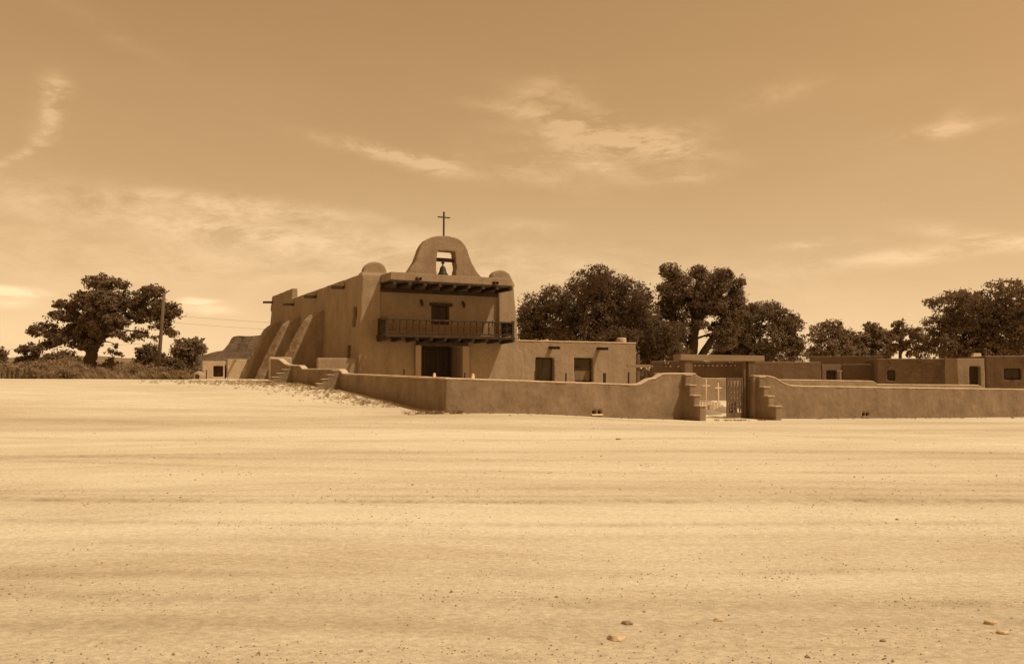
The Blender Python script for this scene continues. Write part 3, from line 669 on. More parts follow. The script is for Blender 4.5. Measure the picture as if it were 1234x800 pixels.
# packed path under the gate
pv = [];
for j in range(9):
    for i in range(9):
        u = 11.8 + 3.7 * i / 8; v = -1.5 + 5.5 * j / 8; p = W(u, v); pv.append((p.x, p.y, gxy(p.x, p.y) + .03 - (.08 if i in (0, 8) or j in (0, 8) else 0)))
me = bpy.data.meshes.new('path'); me.from_pydata(pv, [], [(j * 9 + i, j * 9 + i + 1, (j + 1) * 9 + i + 1, (j + 1) * 9 + i) for j in range(8) for i in range(8)])
tag(link('path', me, M['path']), kind='structure')

# ------------------------------------------------------------------ things in the burial ground
def grave_cross(px, ytop, ybase, v, arm, label, mat='wood_dark', frac=.7, w_=.035, group=None):
    u, zt = at_v(px, ytop, v); zb = gz(u, v)
    r = empty('grave_cross', W(u, v, zb), TH + random.uniform(-.15, .15), label, 'grave marker', group); h = zt - zb
    MB().box(-w_, w_, -w_, w_, -.2, h).build('upright', mat, r, .004)
    za = h * frac
    MB().box(-arm, -w_ - .002, -w_ * .8, w_ * .8, za - w_, za + w_).box(w_ + .002, arm, -w_ * .8, w_ * .8, za - w_, za + w_).build('crossbar', mat, r, .004)
    return r
grave_cross(487, 444.5, 0, 9, .48, 'dark wooden grave cross below the left half of the balcony', frac=.62)
grave_cross(560, 449, 0, 9, .25, 'short dark grave cross beside the white marker by the church door', frac=.75)
grave_cross(645, 447, 0, 9, .35, 'dark grave cross in front of the annex window nearest the church', frac=.68)
grave_cross(682, 449.5, 0, 9, .38, 'dark grave cross between the two annex windows', frac=.6)
grave_cross(728.5, 449.3, 0, 8, .3, 'thick dark grave cross right of the second annex window', frac=.6, w_=.06)
grave_cross(757.5, 448.5, 0, 8.5, .46, 'dark grave cross in front of the right end of the annex', frac=.62)
grave_cross(851, 457, 0, 8, .26, 'taller white grave cross seen through the gate', 'white', .78, .025)
grave_cross(865.5, 461, 0, 7.5, .24, 'lower white grave cross seen through the gate, nearest the carved leaf', 'white', .8, .03)
def headstone(px, ytop, v, wd, label, h=None, mat='white'):
    u, zt = at_v(px, ytop, v); zb = gz(u, v)
    r = empty('headstone', W(u, v, zb), TH, label, 'grave marker')
    hh = zt - zb; pts = [(wd / 2, -.15), (wd / 2, hh * .85)] + [(wd / 2 * math.cos(a), hh * .85 + hh * .15 * math.sin(a)) for a in np.linspace(.2, math.pi - .2, 7)] + [(-wd / 2, hh * .85), (-wd / 2, -.15)]
    MB().prism(pts, -.07, .07).build('slab', mat, r)
    MB().box(-wd / 2 - .1, wd / 2 + .1, -.16, .16, -.1, .1).build('footing', 'stone', r, .01)
headstone(570, 450, 8, .14, 'narrow white headstone showing above the front wall near the church door')
headstone(523.5, 449.2, 12, .12, 'small white headstone in front of the dark church door')
headstone(857, 486.5, 4.2, .3, 'low pale headstone just inside the gate', mat='stone')
def mound(u, v, a, b, h, label, rz=0.0):
    vs = [(0, 0, h)]; fs = []; n = 20; rr = 5
    for i in range(1, rr + 1):
        t = i / rr
        for j in range(n):
            q = 2 * math.pi * j / n; vs.append((a * t * math.cos(q) * (1 + .12 * random.uniform(-1, 1)), b * t * math.sin(q) * (1 + .12 * random.uniform(-1, 1)), h * (1 - t ** 2) + random.uniform(-.03, .03) - (.08 if i == rr else 0)))
    fs += [(0, 1 + j, 1 + (j + 1) % n) for j in range(n)]
    for i in range(rr - 1): fs += [(1 + i * n + j, 1 + (i + 1) * n + j, 1 + (i + 1) * n + (j + 1) % n, 1 + i * n + (j + 1) % n) for j in range(n)]
    me = bpy.data.meshes.new('grave_mound'); me.from_pydata(vs, [], fs)
    for p in me.polygons: p.use_smooth = True
    o = link('grave_mound', me, M['adobe'], None, W(u, v, gz(u, v)), (0, 0, TH + rz)); tag(o, label, 'grave mound')
mound(18.6, 7.4, 1.5, .7, .5, 'earth grave mound at the foot of the two white crosses')
mound(16.3, 4.3, 1.0, .5, .26, 'low earth grave mound just inside the gate, right of the stepped pier')
mound(18.3, 5.3, .9, .45, .3, 'earth grave mound half hidden behind the carved gate leaf')
gf = empty('grave_fence', W(17.6, 6.3, gz(17.6, 6.3)), TH, 'low white picket fence round a grave, seen through the gate', 'fence')
for i in range(13): MB().prism([(-.035, -.1), (.035, -.1), (.035, .46), (0, .53), (-.035, .46)], -.012, .012).build('picket', 'white', gf, 0, False, (-1.2 + i * .2, 0, 0))
for z in (.08, .26): MB().box(-1.28, 1.28, .014, .04, z, z + .05).build('rail', 'white', gf)
# tall wooden cross with its arms near the annex corner
u_, zt = at_v(768.8, 427, 13); zb = gz(u_, 13)
bc = empty('wooden_cross', W(u_, 13, zb), TH, 'large plain timber cross standing at the right corner of the annex', 'cross')
MB().box(-.1, .1, -.08, .08, -.3, zt - zb).build('upright', 'wood', bc, .012)
_, za = at_v(768.8, 441, 13)
MB().box(-.86, .86, -.17, -.082, za - zb - .09, za - zb + .09).build('crossbar', 'wood_lintel', bc, .012)

# ------------------------------------------------------------------ buildings behind
def yard_building(name, label, pxl, pxr, Y, ytop, turn, mat, depth=8, z0=-.4, openings=(), canales=(), kind='building', batter=.05, cdots=None):
    """flat-roofed adobe block: left and right ends sighted at the front plane through the right end"""
    pr = at_y(pxr, ytop, Y); e = Vector((math.cos(turn), math.sin(turn), 0)); nrm = Vector((-e.y, e.x, 0))
    d = ray(pxl, ytop); # intersect sight line with the front plane
    t = pr.dot(nrm) / Vector((d.x, d.y, 0)).dot(nrm) if abs(Vector((d.x, d.y, 0)).dot(nrm)) > 1e-6 else 1
    pl = Vector((0, 0, EYE)) + d * t
    lw = (Vector((pr.x, pr.y, 0)) - Vector((pl.x, pl.y, 0))).length; zt = pr.z
    r = empty(name, (pl.x, pl.y, 0.0), turn, label, kind)
    sol = MB().taper((0, lw, 0, depth), z0, (batter, lw - batter, batter, depth - batter), zt)
    cu = MB() if openings else None
    def loc(px, y):
        dd = ray(px, y); tt = Vector((pl.x, pl.y, 0)).dot(nrm) / Vector((dd.x, dd.y, 0)).dot(nrm)
        p = Vector((0, 0, EYE)) + dd * tt; return (p - pl).dot(e), p.z
    ops = []
    for (a, b, y0, y1, typ) in openings:
        x0, z1 = loc(a, y0); x1, zz0 = loc(b, y1); cu.box(x0, x1, -1, .45, zz0, z1); ops.append((x0, x1, zz0, z1, typ))
    adobe('wall', sol, mat, r, cu, .06, 1, .05, .02)
    for (x0, x1, a, b, typ) in ops:
        if typ == 'door':
            dr = MB().box(x0 - .05, x1 + .05, .34, .42, a - .05, b + .05).build('door', 'door', r)
            MB().box(x0 + .12, x0 + .2, .30, .338, a + (b - a) * .45, a + (b - a) * .55).build('handle', 'iron', dr)
        else: window(r, (0, 0, 0), x0, x1, .25, a, b, 'v', (2, 1))
    for (px, y) in canales:
        x, z = loc(px, y); canale(r, (0, 0, 0), (x, 0, z), (0, -1, 0), .6, .24, 'wood_lintel')
    return r, loc, lw, zt
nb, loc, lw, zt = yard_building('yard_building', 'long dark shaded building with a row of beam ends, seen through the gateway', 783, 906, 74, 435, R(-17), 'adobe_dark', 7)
dm = MB().tube([(0, -.32, 0), (0, .2, 0)], .075, 8).mesh('viga')
for i in range(11):
    x, z = loc(832 + i * 5.4, 440.6); link('viga', dm, M['jamb'], nb, (x, 0, z))
for px in (786, 803, 808, 817.5):
    x, z = loc(px, 441.5); link('viga', dm, M['jamb'], nb, (x, 0, z))
for px, y in ((804, 438.3), (853, 437.5), (881, 437.2)):
    x, z = loc(px, y); canale(nb, (0, 0, 0), (x, 0, z), (0, -1, 0), .7, .3, 'wood_lintel')
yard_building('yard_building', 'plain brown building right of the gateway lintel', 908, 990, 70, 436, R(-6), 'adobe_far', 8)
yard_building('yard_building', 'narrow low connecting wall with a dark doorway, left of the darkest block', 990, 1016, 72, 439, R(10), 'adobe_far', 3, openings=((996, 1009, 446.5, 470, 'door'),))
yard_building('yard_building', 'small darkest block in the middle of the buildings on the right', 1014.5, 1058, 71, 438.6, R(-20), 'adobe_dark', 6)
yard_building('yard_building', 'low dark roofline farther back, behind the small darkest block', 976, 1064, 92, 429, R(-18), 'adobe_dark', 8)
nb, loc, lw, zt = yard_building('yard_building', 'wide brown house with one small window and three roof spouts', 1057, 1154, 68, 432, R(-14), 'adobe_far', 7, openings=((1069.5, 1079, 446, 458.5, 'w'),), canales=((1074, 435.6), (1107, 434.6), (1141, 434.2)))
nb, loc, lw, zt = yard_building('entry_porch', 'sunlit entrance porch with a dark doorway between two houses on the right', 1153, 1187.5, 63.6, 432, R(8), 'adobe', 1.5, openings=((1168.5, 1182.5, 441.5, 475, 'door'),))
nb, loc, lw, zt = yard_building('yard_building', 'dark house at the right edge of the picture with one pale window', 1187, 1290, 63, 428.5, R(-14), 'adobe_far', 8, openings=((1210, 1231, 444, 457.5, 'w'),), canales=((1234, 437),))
p = at_y(1176, 431.5, 69); r = empty('roof_vent', p, R(-10), 'white roof cooler box above the entrance porch', 'roof vent')
MB().taper((-.38, .38, -.35, .35), -.25, (-.2, .3, -.25, .25), .38).build('housing', 'white', r, .03)
p = at_y(1187.5, 430, 66); r = empty('chimney_pipe', p, 0, 'thin vent pipe on the roof beside the white cooler box', 'pipe')
MB().lathe([(.09, -.4), (.09, .52), (.13, .53), (.13, .6), (.05, .64)], 10).build('pipe', 'wood', r)
p = at_y(1013, 459, 66); r = empty('post', (p.x, p.y, -.2), 0, 'slender pale post with a short arm in front of the darkest block', 'post')
_zt = at_y(1013, 447.5, 66).z + .2
MB().box(-.045, .045, -.045, .045, 0, _zt).build('shaft', 'jamb', r, .008); MB().box(-.25, .14, -.04, .04, _zt + .003, _zt + .08).build('arm', 'jamb', r, .008)
# pale buildings far left of the church
nb, loc, lw, zt = yard_building('far_house', 'pale flat roofed house with a dark window, left of the buttresses', 243.5, 271, 98, 435.2, R(17), 'adobe_pale', 9, z0=-.2, openings=((257, 268.5, 441, 454, 'w'),))
nb, loc, lw, zt = yard_building('far_house', 'taller pale block with one roof spout, half hidden behind the last buttress', 273.5, 312, 100, 433, R(17), 'adobe_pale', 9, z0=-.2, canales=((283.5, 434.5),))

# beehive oven
p = at_y(239.8, 458, 66); pz = gxy(p.x, p.y)
ov = empty('beehive_oven', (p.x, p.y, pz), 0, 'small round adobe oven on the crest, left of the pale houses', 'oven')
zt_ = at_y(239.8, 447.2, 66).z - pz; k = zt_
os_ = MB().lathe([(.50, -.3), (.50, .1 * k), (.49, .3 * k), (.45, .55 * k), (.36, .78 * k), (.22, .94 * k), (.08, k), (.01, k)], 24)
oc = MB().prism([(.16, -.1), (.16, .28), (.0, .38), (-.16, .28), (-.16, -.1)], -1.2, -.1)
adobe('dome', os_, 'jamb', ov, oc, .035, 4, .03, .01)
p = at_y(248.5, 458, 68); _z = gxy(p.x, p.y); r = empty('post', (p.x, p.y, _z), 0, 'thin dark post right beside the beehive oven', 'post')
MB().tube([(0, 0, -.2), (.02, 0, .35), (.0, 0, .72)], [.045, .04, .035], 7).build('shaft', 'bark', r)

# utility pole with sagging wires
pb = at_y(189.6, 458, 63); _z = gxy(pb.x, pb.y); ptop = at_y(198, 353, 63)
up = empty('utility_pole', (pb.x, pb.y, _z), 0, 'leaning wooden utility pole in front of the broad tree', 'utility pole')
tp = Vector((ptop.x - pb.x, 0, ptop.z - _z))
MB().tube([Vector((0, 0, -.4)), tp * .5, tp], [.155, .125, .095], 12).build('pole', 'pole', up, 0, True)
MB().tube([tp + Vector((-.08, 0, -.12)), tp + Vector((.38, 0, .18))], .04, 6).build('bracket', 'pole', up)
MB().lathe([(.03, 0), (.06, .05), (.06, .12), (.02, .16)], 8, tuple(tp + Vector((0, 0, .0)))).build('insulator', 'iron', up)
def wire(a, b, sag, label):
    pts = [a.lerp(b, t) - Vector((0, 0, sag * 4 * t * (1 - t))) for t in np.linspace(0, 1, 24)]
    tag(MB().tube([p - a for p in pts], .008, 5).build('utility_wire', 'pole', None, 0, True, a), label, 'wire')
T_ = Vector((pb.x, pb.y, _z)) + tp
wire(T_ + Vector((.1, 0, -1.6)), Vector((-9.0, 118, 8.3)), .5, 'upper thin wire running right from the leaning pole towards the church')
wire(T_ + Vector((.1, 0, -2.1)), Vector((-9.0, 118, 7.3)), .5, 'lower thin wire running right from the leaning pole towards the church')
wire(T_ + Vector((-.1, 0, -3.6)), Vector((-70, 80, 3.6)), .4, 'thin wire running left from the leaning pole in front of the broad tree')
# old fence posts at the far left
fp = empty('fence', at_y(20, 457, 59.3), 0, 'row of old wooden fence posts in the brush at the left edge', 'fence'); fz = fp.location.z
for px, y, wd in ((2, 448, .05), (9.5, 446, .07), (15, 447, .06), (20.7, 444.5, .13), (30, 445, .08), (35.4, 443.5, .07)):
    q = at_y(px, y, 59.3); d = q.x - fp.location.x
    MB().tube([(d, 0, -.3), (d + random.uniform(-.03, .03), 0, q.z - fz)], [wd, wd * .9], 8).build('fence_post', 'bark', fp)
for h in (.35, .6): MB().tube([(-1.6, .09, h), (-.5, .09, h - .02), (.4, .09, h), (1.0, .09, h - .01)], .008, 4).build('fence_wire', 'iron', fp)

# ------------------------------------------------------------------ trees and plants
def leaves(name, blobs, n, size, mat, parent, seed, clump=.5, per=26, droop=0.0, shell=.45):
    rng = np.random.default_rng(seed)
    B = np.array(blobs, float)                      # x, y, z, rx, ry, rz
    wgt = (B[:, 3] * B[:, 4] * B[:, 5]) ** .72; wgt /= wgt.sum()
    nc = max(4, n // per); bi = rng.choice(len(B), nc, p=wgt)
    d = rng.normal(size=(nc, 3)); d /= np.linalg.norm(d, axis=1)[:, None]
    rad = (shell + (1 - shell) * rng.random(nc) ** .6)[:, None]
    cc = B[bi, :3] + d * rad * B[bi, 3:]
    ci = rng.integers(0, nc, n); cs = clump * (.35 + 1.25 * rng.random(nc))
    off = rng.normal(size=(n, 3)) * .55; off /= np.maximum(1, np.linalg.norm(off, axis=1) / .95)[:, None]; off[:, 2] *= .75
    P = cc[ci] + off * cs[ci][:, None]
    P[:, 2] -= droop * np.abs(off[:, 0]) * cs[ci]
    outw = P - B[bi[ci], :3]; outw /= (np.linalg.norm(outw, axis=1)[:, None] + 1e-6)
    nr = outw * .8 + np.array([0, 0, .35]) + rng.normal(size=(n, 3)) * .75; nr /= np.linalg.norm(nr, axis=1)[:, None]
    t = rng.normal(size=(n, 3)); a = np.cross(nr, t); a /= np.linalg.norm(a, axis=1)[:, None]; b = np.cross(nr, a)
    s = (size * (.6 + .8 * rng.random(n)))[:, None]
    V = np.empty((n, 4, 3)); V[:, 0] = P + a * s; V[:, 1] = P + b * s * .55; V[:, 2] = P - a * s; V[:, 3] = P - b * s * .55
    me = bpy.data.meshes.new(name); me.vertices.add(n * 4); me.vertices.foreach_set('co', V.reshape(-1).astype(np.float32))
    me.loops.add(n * 4); me.loops.foreach_set('vertex_index', np.arange(n * 4, dtype=np.int32))
    me.polygons.add(n); me.polygons.foreach_set('loop_start', np.arange(0, n * 4, 4, dtype=np.int32)); me.polygons.foreach_set('loop_total', np.full(n, 4, dtype=np.int32))
    me.update(); me.validate()
    return link(name, me, M[mat], parent)
def curve(pts, n=8):
    P = [Vector(p) for p in pts]
    if len(P) < 3: return P
    out = []
    for i in range(len(P) - 1):
        p0, p1, p2, p3 = P[max(i - 1, 0)], P[i], P[i + 1], P[min(i + 2, len(P) - 1)]
        for k in range(n):
            t = k / n; out.append(.5 * ((2 * p1) + (p2 - p0) * t + (2 * p0 - 5 * p1 + 4 * p2 - p3) * t * t + (3 * p1 - p0 - 3 * p2 + p3) * t ** 3))
    out.append(P[-1]); return out
def tree(name, label, cat, Y, base_px, blobs_px, nleaf, size, mat, limbs, r0, seed, group=None, clump=.55, ydepth=.8, zbase=None, shell=.45, per=26, limbr=.3, shrink=1.0, double=True):
    """blobs in sighted pixels at distance Y -> metres; limbs = explicit trunk polylines (px, py, dy, r)"""
    rng = random.Random(seed)
    pb = at_y(base_px, 455, Y); zb = gxy(pb.x, pb.y) if zbase is None else zbase
    root = empty(name, (pb.x, Y, zb), 0, label, cat, group); k = Y / F
    B = []
    cx = sum(b[0] for b in blobs_px) / len(blobs_px); half = max(abs(b[0] - cx) + b[2] for b in blobs_px) * k * ydepth
    for (px, py, rx, ry) in blobs_px:
        rx *= shrink; ry *= shrink
        q = at_y(px, py, Y); rel = min(1, abs(px - cx) * k / max(half, .1)); yo = rng.uniform(-1, 1) * max(0, half * math.sqrt(max(0, 1 - rel ** 2)) - rx * k) * .8
        B.append((q.x - pb.x, yo, q.z - zb, rx * k, (rx + ry) / 2 * k * 1.15, ry * k))
        if double and half > rx * k * 1.6: B.append((q.x - pb.x, -yo, q.z - zb - ry * k * .2, rx * k * .9, (rx + ry) / 2 * k, ry * k * .85))
    leaves('crown', B, nleaf, size, mat, root, seed, clump, per, 0, shell)
    mb = MB()
    def loc(px, py, dy): q = at_y(px, py, Y); return Vector((q.x - pb.x, dy, q.z - zb))
    tops = []
    if limbs:
        for ln in limbs:
            pts = [loc(px, py, dy) for px, py, dy, r in ln]; c = curve(pts, 5); rr = np.interp(np.linspace(0, len(ln) - 1, len(c)), range(len(ln)), [r for *_, r in ln])
            mb.tube([p + Vector((rng.uniform(-1, 1), rng.uniform(-1, 1), 0)) * rr[i] * .12 for i, p in enumerate(c)], list(rr), 10); tops += [(p, rr[i]) for i, p in enumerate(c) if i > len(c) * .35]
    else:
        zt = max(b[2] for b in B); c = curve([Vector((0, 0, -.3)), Vector((rng.uniform(-.1, .1), 0, zt * .3)), Vector((rng.uniform(-.3, .3), 0, zt * .75))], 5)
        mb.tube(c, [r0 * (1 - .7 * i / (len(c) - 1)) for i in range(len(c))], 8); tops = [(p, r0 * (1 - .6 * i / len(c))) for i, p in enumerate(c) if i > 2]
    for b in B:                                      # a limb into every clump of the crown
        e = Vector(b[:3]); cand = [t for t in tops if t[0].z < e.z + .2 * b[5]] or tops
        s, sr = min(cand, key=lambda t: (t[0] - e).length); r = min(sr * .6, r0 * limbr)
        mid = s.lerp(e, .5) + Vector((rng.uniform(-.2, .2), rng.uniform(-.2, .2), rng.uniform(-.1, .35))) * min(1, (e - s).length * .3) + Vector((0, 0, .14 * (e - s).length))
        c = curve([s, mid, e], 4); mb.tube(c, [r * (1 - .75 * i / (len(c) - 1)) for i in range(len(c))], 6)
        for _ in range(3):
            d = Vector((rng.gauss(0, 1), rng.gauss(0, 1), rng.gauss(.3, .8))).normalized(); e2 = e + Vector((d.x * b[3], d.y * b[4], d.z * b[5])) * .85
            mb.tube([mid.lerp(e, .6), e2], [r * .4, r * .1], 5)
    mb.build('trunk', 'bark', root, 0, True)
    return root
def zb8(l): return [(x / 4.113, 310 + y / 4.113, rx / 4.113, ry / 4.113) for x, y, rx, ry in l]
lt = zb8([(500, 135, 78, 46), (595, 130, 38, 28), (700, 165, 42, 30), (765, 168, 48, 34), (815, 172, 14, 14), (850, 262, 44, 38), (885, 275, 20, 18), (840, 370, 34, 24), (780, 250, 60, 42), (640, 215, 95, 48), (540, 235, 100, 70), (430, 215, 72, 44),
          (300, 228, 42, 24), (360, 245, 40, 24), (330, 290, 80, 34), (275, 290, 32, 18), (215, 358, 62, 40), (170, 370, 26, 22), (320, 390, 85, 48), (430, 365, 105, 66), (515, 325, 92, 66), (610, 325, 70, 36), (700, 285, 66, 36), (790, 320, 60, 44),
          (715, 385, 50, 20), (770, 410, 24, 14), (640, 385, 38, 14), (245, 430, 42, 22), (460, 425, 46, 30), (530, 430, 20, 12), (620, 405, 26, 8), (390, 430, 45, 22), (580, 370, 50, 24), (560, 290, 60, 40)])
tree('broad_tree', 'broad spreading cottonwood tree with a thick bare trunk at the left', 'tree', 75, 106, lt, 34000, .13, 'leaf',
     [[(104, 461, 0, .75), (107, 445, 0, .55), (110, 427, 0, .5), (114, 415, 0, .45)], [(108, 440, 0, .40), (116, 422, -.3, .26), (126, 408, -.6, .14), (140, 398, -.8, .07)],
      [(112, 420, 0, .38), (124, 402, .4, .3), (145, 390, .5, .22), (165, 372, .5, .14), (190, 356, .4, .06)], [(112, 420, 0, .36), (112, 395, .3, .3), (118, 365, .2, .2), (122, 345, 0, .1)],
      [(110, 425, 0, .34), (100, 407, -.4, .2), (82, 402, -.6, .12), (58, 399, -.5, .05)], [(111, 415, 0, .3), (98, 385, .5, .2), (78, 370, .6, .1)]], .5, 11, clump=.34, shell=.4, shrink=.98, double=False, ydepth=.5, limbr=.16)
def zc(l): return [(620 + x / 3.98, 300 + y / 3.98, rx / 3.98, ry / 3.98) for x, y, rx, ry in l]
tree('dense_tree', 'very wide dense dark tree directly behind the annex', 'tree', 95, 715, zc([(80, 290, 55, 80), (60, 360, 50, 80), (190, 240, 85, 68), (330, 190, 90, 72), (390, 140, 60, 34), (450, 190, 100, 75), (560, 230, 90, 72), (610, 290, 60, 85), (400, 310, 160, 110), (200, 340, 130, 95), (540, 370, 140, 105), (680, 420, 85, 105), (90, 410, 65, 55), (640, 500, 80, 60), (300, 420, 150, 50), (740, 480, 60, 60), (740, 420, 50, 70), (790, 500, 55, 50), (470, 440, 120, 60)]),
     95000, .12, 'leaf_dark', [[(715, 462, 0, .6), (714, 430, 0, .5), (716, 395, 0, .4), (718, 360, 0, .2)], [(714, 440, 0, .4), (690, 410, -1, .3), (662, 385, -1, .15)], [(715, 435, 0, .4), (745, 405, 1, .3), (770, 380, 1, .15)]], .5, 12, clump=.55, shell=.55)
tree('tall_tree', 'tallest cottonwood with two forked dark trunks above the gateway', 'tree', 102, 833, zc([(740, 108, 46, 36), (790, 150, 64, 44), (880, 108, 40, 34), (990, 125, 48, 42), (1050, 165, 52, 38), (930, 175, 95, 60), (740, 195, 66, 52), (820, 240, 100, 62), (960, 260, 105, 62), (1065, 235, 45, 50), (725, 290, 55, 50), (1045, 310, 66, 44), (790, 335, 56, 44), (890, 310, 42, 28), (1000, 350, 40, 24), (690, 370, 40, 60), (720, 440, 50, 40), (1040, 400, 30, 30), (780, 400, 60, 50), (985, 395, 60, 40), (885, 365, 45, 22), (760, 450, 50, 40), (1010, 440, 60, 40)]),
     60000, .125, 'leaf', [[(832, 462, 0, .85), (833, 432, 0, .72), (835, 410, 0, .6), (838, 385, .3, .45), (828, 355, .5, .28), (812, 330, .4, .12)], [(838, 440, 0, .55), (850, 420, -.4, .46), (862, 400, -.8, .36), (878, 375, -1, .22), (886, 350, -1, .1)],
      [(836, 402, 0, .4), (846, 385, .4, .3), (853, 352, .6, .18), (858, 330, .6, .08)], [(834, 425, 0, .4), (820, 400, .6, .26), (803, 372, .8, .14)]], .6, 13, clump=.42, shell=.5, shrink=.96)
tree('round_tree', 'rounded dark tree right of the tall forked cottonwood', 'tree', 108, 915, [(905, 378, 20, 12), (925, 374, 22, 11), (945, 390, 22, 15), (888, 398, 22, 16), (915, 408, 38, 20), (955, 413, 16, 14), (880, 418, 18, 14), (935, 428, 40, 12), (900, 432, 32, 12), (866, 428, 12, 14)], 38000, .145, 'leaf', None, .35, 14, clump=.5)
tree('airy_tree', 'small airy light tree left of the rounded hazy tree, above the brown building', 'tree', 120, 998, [(985, 402, 10, 12), (1000, 393, 12, 7), (1014, 402, 11, 10), (995, 416, 16, 12), (1018, 420, 12, 12), (982, 425, 10, 10), (1003, 432, 18, 9)], 9000, .17, 'leaf_light', None, .22, 15, clump=.5, shell=.4)
tree('hazy_tree', 'soft pale rounded tree behind the middle of the right hand buildings', 'tree', 125, 1050, [(1035, 410, 14, 11), (1055, 400, 12, 10), (1048, 394, 8, 5), (1030, 424, 22, 13), (1060, 418, 18, 15), (1068, 410, 9, 11), (1045, 432, 26, 8)], 12000, .2, 'leaf_light', None, .28, 16, clump=.5, shell=.6)
tree('sparse_tree', 'thin sparse tree with gaps of sky, left of the big right hand tree', 'tree', 115, 1084, [(1083, 391, 7, 6), (1080, 403, 8, 8), (1098, 399, 8, 7), (1092, 414, 7, 6), (1108, 406, 10, 6), (1100, 424, 8, 5), (1077, 418, 5, 6), (1112, 418, 8, 6)], 3600, .2, 'leaf', [[(1084, 450, 0, .25), (1085, 425, 0, .2), (1083, 400, 0, .12)], [(1085, 428, 0, .14), (1095, 412, .3, .1), (1106, 405, .3, .05)]], .2, 17, clump=.42, shell=.3)
tree('big_tree', 'big bushy tree filling the right edge behind the houses', 'tree', 88, 1195, [(1188, 352, 26, 10), (1160, 364, 24, 16), (1136, 361, 12, 8), (1218, 366, 36, 20), (1180, 384, 42, 22), (1128, 392, 18, 13), (1215, 402, 48, 26), (1150, 412, 35, 22), (1258, 384, 40, 38), (1124, 420, 13, 12), (1280, 420, 40, 30), (1180, 425, 45, 18)], 62000, .135, 'leaf', None, .5, 18, clump=.5, shell=.5)
tree('leafy_tree', 'small leafy tree between the utility pole and the beehive oven', 'tree', 70, 229, [(220, 414, 11, 7), (234, 412, 11, 6), (228, 422, 17, 9), (243, 420, 6, 6), (215, 424, 8, 6), (226, 435, 14, 9), (232, 446, 11, 8)], 5200, .12, 'leaf_light', None, .16, 19, clump=.28, shell=.35)
tree('dark_shrub', 'small spiky dark shrub tree left of the broad tree', 'shrub', 84, 38, [(28, 421, 8, 4), (37, 418, 4, 6), (44, 422, 5, 7), (36, 430, 10, 6), (40, 438, 13, 7), (27, 434, 10, 4)], 3600, .13, 'leaf_dark', None, .13, 20, clump=.28, shell=.3)
sh = [('dark rounded shrub under the left side of the broad tree', 68, 90, 80, [(60, 432, 14, 7), (72, 428, 14, 6), (86, 432, 14, 7), (66, 440, 22, 8), (90, 440, 12, 8)], 4200, 'leaf'),
      ('lone distant tree crown at the left edge', 2, 120, 120, [(-2, 428, 10, 8), (3, 424, 5, 6), (0, 436, 9, 5)], 1800, 'leaf'),
      ('wispy shrub right of the broad trunk', 134, 120, 78, [(133, 423, 4, 2), (143, 426, 4, 2), (137, 436, 8, 3), (130, 440, 10, 4)], 900, 'leaf_light'),
      ('dark pointed shrub touching the left side of the utility pole', 178, 170, 72, [(173, 424, 6, 5), (182, 421, 7, 8), (177, 432, 14, 8), (190, 431, 12, 7), (176, 440, 16, 7)], 4200, 'leaf_dark'),
      ('darkest round shrub right of the utility pole', 207, 200, 66, [(205, 438, 9, 7), (210, 444, 12, 9), (200, 446, 8, 8)], 3000, 'leaf_dark'),
      ('low bushy shrub between the leafy tree and the oven', 226, 240, 67, [(222, 449, 12, 7), (232, 451, 8, 6)], 1800, 'leaf')]
for i, (lab, bp, _, Y, bl_, n, mt) in enumerate(sh):
    tree('shrub', lab, 'shrub', Y, bp, bl_, n, .12 if Y < 100 else .18, mt, None, .09, 40 + i, clump=.3, shell=.3)
# pale rabbitbrush: rounded dry bushes along the crest
def make_brush(seed, r):
    rng = random.Random(seed); root = empty('brush', (0, 0, 0))
    leaves('foliage', [(rng.uniform(-.4, .4) * r, rng.uniform(-.4, .4) * r, .45 * r + rng.uniform(-.1, .25) * r, r * .6, r * .6, r * .5) for _ in range(4)], 3000, .045, 'brush', root, seed, .2, 30, 0, .3)
    mb = MB()
    for _ in range(14):
        a = rng.uniform(0, 6.28); mb.tube([(0, 0, -.1), (math.cos(a) * r * .6, math.sin(a) * r * .6, r * rng.uniform(.5, 1.0))], [.02, .006], 4)
    mb.build('stem', 'wood', root); return root
protos = [make_brush(70 + i, 1.0) for i in range(3)]; used = set()
BL = 'pale dry bush in the belt of brush along the crest at the left'
spots = []
for i in range(58):
    px = -30 + 250 * ((i * .6180339) % 1.0); Y = random.uniform(60.0, 67.0) if i % 3 else random.uniform(68, 88); spots.append((px, Y))
for i, (px, Y) in enumerate(spots):
    k = i % 3; o = protos[k] if k not in used else dup(protos[k]); used.add(k)
    q = at_y(px, 457, Y); o.location = (q.x, Y, gxy(q.x, Y) - .05); s = (.45 + .75 * random.random() ** 1.6) * (1.0 if Y < 68 else 1.75)
    o.scale = (s * random.uniform(1.0, 1.6), s * 1.15, s * random.uniform(.75, 1.25)); o.rotation_euler = (0, 0, random.uniform(0, 6.28)); tag(o, BL, 'bush', 'dry bushes along the crest')
